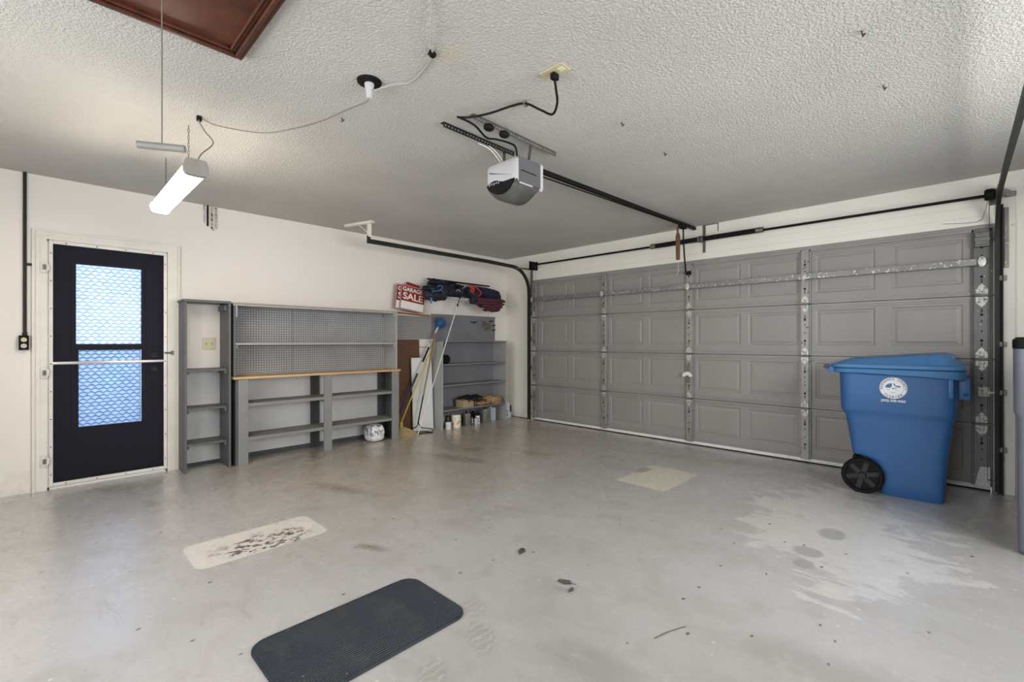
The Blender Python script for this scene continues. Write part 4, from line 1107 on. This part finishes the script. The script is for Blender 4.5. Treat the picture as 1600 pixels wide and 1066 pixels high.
pole(A, Bp, .013, 0, .42).build('grip', PURP, dt, True)
pole(A, Bp, .011, .42, .82).build('pole', POLEW, dt, True)
pole(A, Bp, .012, .55, .72).build('sleeve', BLACKP, dt, True)
pole(A, Bp, .014, .88, .99).build('tip_socket', POLEW, dt, True)
pole(A, Bp, .008, .82, .88).build('pole', POLEB, dt, True)
b = MB(); random.seed(2); c = Vector((.11, -1.40, 1.465))
for k in range(260):
    v = Vector((random.gauss(0, 1), random.gauss(0, 1), random.gauss(0, 1))).normalized(); v.x *= .75
    L = .098 * random.uniform(.7, 1.1)
    b.cyl(c, c + v * L, .0035, 4, .0015, True)
b.sph(c, .058, (.8, 1, 1), 12)
b.build('bristle_head', DUST, dt)
yb = thing('yellow_broom', 'yellow broom pole leaning from the floor up to the shelf side', 'broom', (.15, -2.06, 0))
pole((.20, -2.095, .165), (.18, -1.550, 1.225), .0085, 0, 1).build('pole', POLEY, yb, True)
b = MB(); b.box(.178, .222, -2.118, -2.078, .11, .175, .004); b.build('socket', POLEY, yb)
b = MB(); b.loft([[(x, y, .001) for x, y in ((.09, -2.17), (.27, -2.17), (.27, -1.885), (.09, -1.885))], [(x, y, .03) for x, y in ((.10, -2.16), (.26, -2.16), (.26, -1.90), (.10, -1.90))], [(x, y, .085) for x, y in ((.15, -2.14), (.245, -2.14), (.245, -2.0), (.15, -2.0))], [(x, y, .115) for x, y in ((.17, -2.13), (.23, -2.13), (.23, -2.06), (.17, -2.06))]])
b.build('straw_head', STRAW, yb)
rk = thing('floor_squeegee', 'black wire framed floor tool with brown handle on the floor by the white board', 'tool', (.2, -1.8, 0))
P0, P1 = Vector((.25, -1.875, .13)), Vector((.185, -1.548, 1.32))
pole(P0, P1, .0105, .30, 1).build('handle', POLEB, rk, True)
pole(P0, P1, .009, 0, .5).build('lower_pole', BLACK, rk, True)
b = MB(); b.tube([(.25, -1.865, .14), (.27, -1.84, .085), (.31, -1.75, .065), (.325, -1.70, .05), (.325, -1.695, .010)], .006, 8); b.tube([(.25, -1.865, .14), (.24, -1.90, .09), (.20, -1.97, .07), (.18, -2.0, .05), (.20, -2.0, .012)], .006, 8)
b.cyl((.20, -2.01, .009), (.327, -1.692, .009), .008, 8); b.tube([(.20, -2.0, .012), (.12, -1.9, .01), (.19, -1.76, .01), (.327, -1.695, .010)], .005, 6)
b.build('wire_frame', BLACK, rk, True)
wp = thing('extension_pole', 'long thin white extension pole leaning up to the wire shelf', 'pole', (.2, -1.8, 0))
Q0, Q1 = Vector((.335, -1.935, .008)), Vector((.332, -1.255, 1.769))
pole(Q0, Q1, .0062, 0, .45).build('pole', POLEW, wp, True)
pole(Q0, Q1, .0078, .45, .96).build('pole', POLEW, wp, True)
b = MB(); q = Q0.lerp(Q1, .955); b.cyl(q, Q0.lerp(Q1, .97), .012, 10); b.cyl(Q0.lerp(Q1, .97), Q1 + Vector((0, .015, .04)), .005, 8); b.sph(Q1 + Vector((0, .018, .045)), .012, (1, 1, 1), 10); b.build('pole_tip', BLACKP, wp, True)

# ---- signs
def sign(y, z, x, ang, label, grp=None, full=True, lean=-4):
    s_ = thing('yard_sale_sign', label, 'sign', (0, 0, 0)); WL[s_.name] = Vector((0, 0, 0))
    w, h = .385, .335
    def rr(i, d0, d1, m, nm, rad=.03):
        pts = []
        x0, x1, z0, z1 = -w / 2 + i, w / 2 - i, i, h - i
        for cx, cz, a0 in ((x1 - rad, z0 + rad, -pi / 2), (x1 - rad, z1 - rad, 0), (x0 + rad, z1 - rad, pi / 2), (x0 + rad, z0 + rad, pi)):
            for k in range(5): a = a0 + pi / 2 * k / 4; pts.append((d0, cx + rad * cos(a), cz + rad * sin(a)))
        return MB().prism(pts, (d1 - d0, 0, 0)).build(nm, m, s_, local=True)
    rr(0, -.003, .0, DRED, 'backing')
    rr(.006, 0, .0006, SIGNW, 'white_border', .026)
    rr(.011, .0006, .0012, RED, 'red_field', .022)
    MB().box(.0012, .0018, -w / 2 + .018, w / 2 - .018, .018, .118, .0).build('blank_panel', SIGNW, s_, local=True)
    t = MB(); t.add(text_bm('GARAGE', .080, .0006, bold=.0022), Matrix.Translation((.0020, -.012, .275)) @ FACE_E @ Matrix.Diagonal((.98, .95, 1, 1)))
    t.add(text_bm('SALE', .150, .0006, bold=.0035), Matrix.Translation((.0020, 0, .182)) @ FACE_E @ Matrix.Diagonal((.98, .82, 1, 1)))
    t.build('lettering', SIGNW, s_, local=True)
    s_.location = (x, y, z); s_.rotation_euler = (radians(ang), radians(lean), 0)
    return s_
sign(-1.880, 1.6030, .120, -8, 'red garage sale sign in front, white lettering, standing on the thin board')
sign(-1.940, 1.6050, .106, -7, 'second red garage sale sign mostly hidden behind the front one')
b = MB(); b.box(-.003, .003, -.12, .08, 0, .37, .002); o = solo(b, 'red_sign_back', RED, 'plain red sign sticking up behind the two garage sale signs', 'sign', (0, 0, 0)); o.location = (.092, -1.88, 1.61); o.rotation_euler = (radians(-12), radians(-4), 0)

# ---- wire shelf with things
ws = thing('wire_shelf', 'white wire shelf on diagonal braces above the wide shelf unit', 'shelf', (.15, -.8, 1.815))
WZ = 1.815
b = MB()
for x in (.012, .16, .300): b.cyl((x, -1.50, WZ - .004), (x, -.10, WZ - .004), .0035, 6)
b.cyl((.304, -1.50, WZ - .034), (.304, -.10, WZ - .034), .0035, 6)
for k in range(57):
    y = -1.50 + k * .025; b.cyl((.008, y, WZ), (.304, y, WZ), .0018, 5); b.cyl((.304, y, WZ), (.304, y, WZ - .034), .0018, 5)
b.build('wire_deck', WIRE, ws)
for y in (-1.10, -.40):
    b = MB(); b.bar((.298, y, WZ - .01), (.006, y, 1.625), .012, .006); b.box(0, .006, y - .01, y + .01, 1.60, 1.65, .001); b.build('brace', WIRE, ws)
def bundle(b, pts, rx, rz, seed, amp=.25, seg=22, n=5):
    P = spline([Vector(p) for p in pts], n); rings = []
    for i, p in enumerate(P):
        u = i / (len(P) - 1); d = (P[min(i + 1, len(P) - 1)] - P[max(i - 1, 0)]).normalized()
        sd = d.cross(Vector((0, 0, 1))).normalized(); up = sd.cross(d)
        e = min(1, (sin(pi * min(max(u, .0), 1)) * 3.0 + .25)); ring = []
        for k in range(seg):
            a = 2 * pi * k / seg
            q = p + sd * cos(a) * rx * e + up * sin(a) * rz * e
            nn = noise.fractal(q * 22 + Vector((seed, 0, 0)), .7, 2, 3)
            ring.append(p + (q - p) * (1 + amp * nn))
        rings.append(ring)
    return b.loft(rings)
ch = thing('folded_camp_chair', 'bundle of folded black camp chairs piled on the wire shelf', 'camp chair', (.2, -1.4, WZ))
b = MB(); bundle(b, [(.22, -1.74, 1.875), (.22, -1.55, 1.905), (.22, -1.35, 1.905), (.22, -1.12, 1.895)], .11, .080, 1, .5)
for v in b.bm.verts: v.co.z = max(v.co.z, 1.819)
b.build('folded_fabric', NYL, ch, True, angle=60)
b = MB(); bundle(b, [(.19, -1.66, 1.965), (.18, -1.5, 1.99), (.18, -1.25, 1.975), (.18, -1.13, 1.955)], .08, .055, 9, .6); b.build('folded_fabric', NAVY, ch, True, angle=60)
b = MB(); random.seed(11)
for (x, y0, z0, y1, z1) in ((.16, -1.66, 2.05, -.52, 2.045), (.20, -1.60, 2.045, -.95, 2.04), (.26, -1.80, 1.925, -1.4, 1.935), (.30, -1.81, 1.880, -1.3, 1.905), (.28, -1.72, 1.975, -1.2, 1.975), (.24, -1.70, 1.955, -1.1, 1.99)):
    b.cyl((x, y0, z0), (x, y1, z1), .011, 10)
b.build('frame_tubes', BLACKP, ch, True)
bg_ = MB(); bundle(bg_, [(.27, -1.79, 1.825), (.30, -1.70, 1.805), (.30, -1.55, 1.812), (.27, -1.47, 1.842)], .07, .055, 21, .4)
solo(bg_, 'carry_bag', NYL, 'black carry bag sagging over the left end of the wire shelf', 'bag', (.28, -1.7, 1.8), smooth=True, angle=60)
b = MB(); b.tube([(.325, -1.62, 1.93), (.338, -1.58, 1.955), (.334, -1.54, 1.93), (.338, -1.60, 1.88), (.345, -1.70, 1.86), (.35, -1.72, 1.82), (.355, -1.73, 1.75), (.35, -1.735, 1.715)], .006, 6); b.tube([(.335, -1.58, 1.90), (.34, -1.53, 1.86), (.34, -1.49, 1.82), (.335, -1.47, 1.79)], .005, 6); b.box(.343, .357, -1.75, -1.725, 1.70, 1.78, .003)
solo(b, 'blue_strap', BSTR, 'light blue strap hanging from the black camp chair bundle', 'strap', (.34, -1.6, 1.85), smooth=True)
b = MB()
b.tube([(.325, -1.30, 1.90), (.33, -1.26, 1.92), (.332, -1.22, 1.885), (.328, -1.19, 1.90)], .005, 6)
solo(b, 'grey_strap', CORDW, 'short pale strap loop on the black camp chair bundle', 'strap', (.33, -1.25, 1.9), smooth=True)
b = MB(); bundle(b, [(.21, -1.04, 1.905), (.21, -.85, 1.92), (.21, -.62, 1.91), (.21, -.38, 1.875)], .115, .095, 5, .18, 28)
for v in b.bm.verts: v.co.z = max(v.co.z, 1.819)
solo(b, 'sleeping_bag', NAVY, 'navy rolled sleeping bag on the right half of the wire shelf', 'sleeping bag', (.21, -.72, 1.82), smooth=True, angle=60)
b = MB(); b.tube([(.315, -1.02, 2.0), (.342, -.95, 1.975), (.352, -.87, 1.92), (.350, -.90, 1.86), (.345, -.98, 1.87), (.342, -1.04, 1.92), (.330, -1.03, 1.98)], .010, 7); b.tube([(.31, -1.06, 2.0), (.345, -1.0, 1.95), (.35, -1.03, 1.90)], .018, 7)
solo(b, 'red_strap', RSTR, 'bright red strap looped over the navy sleeping bag', 'strap', (.33, -.95, 1.9), smooth=True)
b = MB(); rings = []
def fold(b, y0, y1, x0, x1, z0, z1, seed):
    n = 10; rings = []
    for i in range(15):
        y = y0 + (y1 - y0) * i / 14; r = []
        for k in range(20):
            a = 2 * pi * k / 20; c, s_ = cos(a), sin(a)
            px = (x0 + x1) / 2 + (x1 - x0) / 2 * math.copysign(abs(c) ** .6, c); pz = (z0 + z1) / 2 + (z1 - z0) / 2 * math.copysign(abs(s_) ** .8, s_)
            nn = noise.noise(Vector((px * 9 + seed, y * 9, pz * 14))) * .02
            e = .35 if i in (0, 14) else (.8 if i in (1, 13) else 1)
            r.append((px + nn, y + nn * .5, (z0 + z1) / 2 + (pz - (z0 + z1) / 2) * e + nn - .06 * max(0, (i / 14 - .0)) * 0))
        rings.append(r)
    b.loft(rings)
fold(b, -1.03, -.46, .315, .45, 1.765, 1.83, 0)
fold(b, -1.0, -.48, .325, .46, 1.725, 1.785, 3)
fold(b, -.92, -.52, .33, .45, 1.680, 1.74, 6)
fold(b, -.82, -.56, .34, .44, 1.640, 1.695, 9)
solo(b, 'folded_blanket', PLAID, 'folded red and navy blanket draped over the front of the wire shelf', 'blanket', (.33, -.76, 1.78), smooth=True, angle=70)
b = MB(); fold(b, -1.06, -.955, .31, .40, 1.74, 1.87, 2); solo(b, 'navy_cloth', NAVY, 'navy cloth corner hanging beside the red blanket', 'cloth', (.35, -1.0, 1.8), smooth=True, angle=70)

# ================================================================== BINS
def sup(x0, x1, y0, y1, z, n=48, e=.28):
    cx, cy, hx, hy = (x0 + x1) / 2, (y0 + y1) / 2, (x1 - x0) / 2, (y1 - y0) / 2
    return [(cx + hx * math.copysign(abs(cos(a)) ** e, cos(a)), cy + hy * math.copysign(abs(sin(a)) ** e, sin(a)), z) for a in [2 * pi * (k + .5) / n for k in range(n)]]
def make_bin(label, loc, rz, MB_body, MB_lid, seal):
    r = thing('wheeled_trash_bin', label, 'trash bin', loc, rz)
    b = MB(); rings = []
    lv = [(.0, -.075, .285, .235), (.012, -.08, .292, .243), (.10, -.10, .297, .246), (.20, -.105, .302, .249), (.24, -.125, .306, .252), (.275, -.16, .308, .253), (.295, -.262, .309, .254), (.33, -.268, .312, .256),
          (.45, -.285, .325, .264), (.60, -.308, .344, .274), (.622, -.314, .347, .276), (.642, -.332, .358, .290), (.665, -.337, .360, .295), (.80, -.342, .364, .300), (.93, -.346, .367, .303), (.965, -.348, .369, .305)]
    N = 64
    for z, xa, xb, hy in lv:
        rg = sup(xa, xb, -hy, hy, z, N, .22)
        if .60 < z < .66 or .26 < z < 0:      # shoulder only at the corners: keep the middle of the long faces arched
            pass
        rg2 = []
        for (x, y, zz) in rg:
            u = (x - (xa + xb) / 2) / ((xb - xa) / 2)
            if .44 < z < .80 and abs(y) > hy * .8:      # the shoulder fades out towards the middle of the long faces
                flush = .264 + (.300 - .264) * (z - .45) / .35
                k = min(1, max(0, (.75 - abs(u)) / .35)); k = k * k * (3 - 2 * k)
                y = math.copysign(abs(y) * (1 - k) + flush * k, y)
            rg2.append((x, y, zz))
        rings.append(rg2)
    b.loft(rings); body = b.build('bin_body', MB_body, r, True, True, 35)
    # rim and lid
    b = MB(); b.loft([[(x, y, z - .03 * max(0, x) / .4) for x, y, z in sup(-.365, .385, -.318, .318, .948, N, .25)], [(x, y, z - .03 * max(0, x) / .4) for x, y, z in sup(-.385, .405, -.333, .333, .956, N, .25)], sup(-.392, .408, -.338, .338, .985, N, .25), sup(-.38, .40, -.33, .33, .99, N, .25)]); b.build('rim', MB_lid, r, True, True, 35)
    def tilt(rg, k0, k1, back=0.0):
        return [(x, y, z + k0 + (k1 - k0) * min(1, max(0, (x + .39) / .68)) + back * (y + .33) / .66) for x, y, z in rg]
    b = MB(); b.loft([sup(-.40, .412, -.345, .345, .992, N, .25), sup(-.405, .418, -.35, .35, 1.0, N, .25), tilt(sup(-.402, .414, -.347, .347, 1.018, N, .25), 0, 0), tilt(sup(-.375, .385, -.318, .318, 1.026, N, .25), .0, .0), tilt(sup(-.33, .325, -.275, .275, 1.036, N, .25), .004, .055, .01), tilt(sup(-.30, .30, -.25, .25, 1.040, N, .25), .008, .064, .012), tilt(sup(-.05, .10, -.08, .08, 1.042, N, .4), .03, .05, .0)])
    lid = b.build('lid', MB_lid, r, True, True, 35)
    b = MB(); b.box(.325, .385, -.16, .16, 1.03, 1.052, .008, 2); b.box(.29, .345, -.17, .17, 1.045, 1.098, .01, 2); b.build('lid_grip', MB_lid, lid, True, True)
    b = MB(); b.cyl((-.415, -.27, .995), (-.415, .27, .995), .012, 12)
    for y in (-.27, -.09, .09, .27): b.box(-.42, -.35, y - .012, y + .012, .95, 1.008, .005, 2)
    b.build('handle_bar', MB_lid, r, True, True)
    for y in (-.285, .285): MB().cyl((-.425, y - .012, .997), (-.425, y + .012, .997), .02, 12).build('hinge_cap', PURP, r, True, True)
    b = MB(); b.box(.355, .425, -.20, -.165, .78, .94, .006, 2); b.box(.355, .425, .165, .20, .78, .94, .006, 2); b.cyl((.40, -.20, .815), (.40, .20, .815), .014, 12); b.build('lift_bar', MB_body, r, True, True)
    for y in (-.318, .285):
        b = MB(); b.box(.31, .34, y, y + .033, .79, .94, .006, 2); b.build('side_rib', MB_body, r, True, True)
    # axle, wheels
    MB().cyl((-.185, -.27, .137), (-.185, .27, .137), .012, 10).build('axle', STEEL, r, True, True)
    for sg in (-1, 1):
        y = sg * .285; R90 = Matrix.Rotation(pi / 2, 4, 'X')
        b = MB(); b.lathe([(.112, -.024), (.130, -.024), (.137, -.014), (.137, .014), (.130, .024), (.112, .024), (.108, .014), (.108, -.014), (.112, -.024)], (-.185, y, .1375), 44, R90); w = b.build('wheel', BLACKP, r, True, True)
        b = MB(); b.lathe([(0, -.004), (.11, -.004), (.11, .004), (0, .004)], (-.185, y, .1375), 32, R90); b.lathe([(0, -.027), (.018, -.027), (.026, -.018), (.028, .018), (.018, .027), (0, .027)], (-.185, y, .1375), 20, R90)
        w2 = b.build('wheel_disc', BLACKP, w, True, True); b = MB()
        for k in range(6):
            a = 2 * pi * k / 6 + .25; c, s_ = cos(a), sin(a)
            b.bar((-.185 + .022 * c, y, .1375 + .022 * s_), (-.185 + .108 * c, y, .1375 + .108 * s_), .018, .034, (-s_, 0, c))
        b.cyl((-.185, y - .028, .1375), (-.185, y + .028, .1375), .024, 16); b.build('wheel_spokes', WHUB, w, True, True)
        b = MB()
        for k in range(40):
            a = 2 * pi * k / 40; b.box(-.02, .02, -.004, .004, -.002, .001, mat=Matrix.Translation((-.185 + .1375 * cos(a), y, .1375 + .1375 * sin(a))) @ Matrix.Rotation(-a + pi / 2, 4, 'Y') @ Matrix.Rotation(pi / 2, 4, 'Z'))
        for v in b.bm.verts: v.co.z = max(v.co.z, .0003)
        b.build('tyre_tread', BLACKP, w, False, True)
    if seal:
        sx, sz, yy, R_ = .005, .845, -.3035, .083
        tl = Matrix.Translation((sx, yy, sz)) @ FACE_S
        b = MB(); b.lathe([(0, 0), (R_, 0), (R_, .0015), (0, .0015)], (0, 0, 0), 64); sl = MB(); sl.add(b.bm, tl); so = sl.build('county_seal', SEALW, r, False, True)
        def ring(r0, r1, m, nm, h0=.0015, h1=.0021):
            c = MB(); c.lathe([(r0, h0), (r1, h0), (r1, h1), (r0, h1), (r0, h0)], (0, 0, 0), 64); d = MB(); d.add(c.bm, tl); return d.build(nm, m, so, False, True)
        ring(.0795, .0810, SEALB, 'outer_ring'); ring(.0590, .0600, SEALB, 'inner_ring')
        L = MB()
        def arc(txt, rad, mid, step, flip):
            n = len(txt)
            for i, chh in enumerate(txt):
                if chh == ' ': continue
                a = mid + ((n - 1) / 2 - i) * step * (1 if not flip else -1)
                m_ = Matrix.Translation((rad * cos(a), rad * sin(a), .0019)) @ Matrix.Rotation(a - pi / 2 + (pi if flip else 0), 4, 'Z')
                L.add(text_bm(chh, .019, .0005, bold=.0006), tl @ m_)
        arc('HERNANDO COUNTY', .0695, pi / 2, .235, False); arc('FLORIDA', .0695, -pi / 2, .255, True)
        L.build('seal_lettering', SEALB, so, False, True)
        # landscape: teal sky wedge, flying bird, ground lines
        s2 = MB(); P_ = [(-.048, .004), (-.042, .022), (-.026, .034), (-.008, .038), (-.006, .018), (-.014, .004), (-.030, .0)]
        s2.prism([tl @ Vector((u, v, .0015)) for u, v in P_], (tl.to_3x3() @ Vector((0, 0, .0006)))); s2.build('seal_water', SEALT, so, False, True)
        s3 = MB()
        for P_ in ([(.0, .038), (.008, .036), (.012, .022), (.026, .012), (.042, .006), (.044, .014), (.034, .018), (.020, .012), (.006, .020)], [(-.010, .002), (.0, -.008), (.010, -.001), (.032, .001), (.010, .004), (.0, .0)], [(-.012, -.036), (.010, -.036), (.010, -.033), (-.012, -.033)], [(.012, -.014), (.022, -.012), (.022, -.010), (.012, -.012)], [(-.04, -.012), (-.02, -.014), (-.02, -.0125), (-.04, -.0105)]):
            s3.prism([tl @ Vector((u, v, .0015)) for u, v in P_], (tl.to_3x3() @ Vector((0, 0, .0007))))
        s3.build('seal_bird', SEALB, so, False, True)
        t = MB(); t.add(text_bm('(352) 540-4362', .0235, .0006, bold=.0009), Matrix.Translation((sx, yy - .001, sz - .098)) @ FACE_S); t.build('phone_number', SEALW, r, False, True)
    return r
make_bin('blue wheeled trash bin with white round seal in front of the garage door', (4.93, -.455, 0), radians(0), BLUE, BLUEL, True)
gbn = thing('trash_bin', 'grey-blue plastic bin with dark rim cut off by the right edge', 'trash bin', (5.527, -1.463, 0), radians(-8))
b = MB(); rings = []
for z, g in ((.0005, .012), (.02, 0), (.30, -.002), (.74, -.004), (.77, -.004), (.80, -.016), (1.12, -.018), (1.16, -.018)): rings.append(sup(g, .62 - g, g, .70 - g, z, 48, .12))
b.loft(rings); b.build('bin_body', GREYB, gbn, True, True, 30)
b = MB(); b.loft([sup(-.019, .639, -.019, .719, 1.161, 48, .12), sup(-.021, .641, -.021, .721, 1.17, 48, .12), sup(-.021, .641, -.021, .721, 1.21, 48, .12), sup(-.006, .626, -.006, .706, 1.226, 48, .12)]); b.build('lid', BLACKP, gbn, True, True, 30)
b = MB(); b.box(.20, .42, -.035, -.0185, 1.02, 1.06, .006, 2); b.build('handle', GREYB, gbn, True, True)

# ================================================================== FLOOR THINGS
b = MB(); pts = []
x0, x1, y0, y1, rad = 3.285, 3.745, -4.745, -3.985, .075
for cx, cy, a0 in ((x1 - rad, y0 + rad, -pi / 2), (x1 - rad, y1 - rad, 0), (x0 + rad, y1 - rad, pi / 2), (x0 + rad, y0 + rad, pi)):
    for k in range(9): a = a0 + pi / 2 * k / 8; pts.append((cx + rad * cos(a), cy + rad * sin(a)))
ins = [((p[0] - 3.515) * .965 + 3.515, (p[1] + 4.365) * .98 - 4.365) for p in pts]
b.loft([[(x, y, .0005) for x, y in pts], [(x, y, .007) for x, y in pts], [(x, y, .0085) for x, y in ins], [(x, y, .0065) for x, y in [((p[0] - 3.515) * .95 + 3.515, (p[1] + 4.365) * .97 - 4.365) for p in pts]]])
solo(b, 'rubber_mat', MATR, 'dark ribbed rubber mat with rounded corners lying on the concrete floor', 'mat', (3.515, -4.365, 0))
SMEAR = M('dark_grey_smear', (.10, .10, .095), .8, col2=(.05, .05, .045), scale=30)  # dark smear on the floor, modelled as thin loose pieces
def leaf(x, y, s_, a, label, m=None):
    b = MB(); P_ = [(0, -.5), (.22, -.25), (.28, .05), (.12, .4), (0, .55), (-.14, .35), (-.26, .0), (-.18, -.3)]
    ring = [(x + s_ * (u * cos(a) - v * sin(a)), y + s_ * (u * sin(a) + v * cos(a)), .001 + .006 * (i % 2)) for i, (u, v) in enumerate(P_)]
    b.loft([ring, [(p[0], p[1], p[2] + .0012) for p in ring]]); b.cyl((x + s_ * .45 * sin(a), y - s_ * .45 * cos(a), .0035), (x + s_ * .75 * sin(a), y - s_ * .75 * cos(a), .004), .0012, 5)
    solo(b, 'floor_smear' if m else 'dry_leaf', m or LEAF, label, 'stain' if m else 'leaf', (x, y, 0))
leaf(3.498, -3.386, .075, .5, 'dark dry leaf in the middle of the bare floor')
leaf(3.885, -3.485, .075, 1.9, 'larger dark grey smear on the floor toward the lower middle', SMEAR)
leaf(3.95, -3.52, .04, .2, 'tiny dark grey smear beside the larger one on the floor', SMEAR)
b = MB(); b.tube([(4.41, -3.58, .003), (4.43, -3.51, .004), (4.46, -3.43, .003), (4.47, -3.42, .003)], .0015, 5); solo(b, 'twig', LEAF, 'thin dark twig lying on the floor in the foreground', 'twig', (4.44, -3.5, 0))
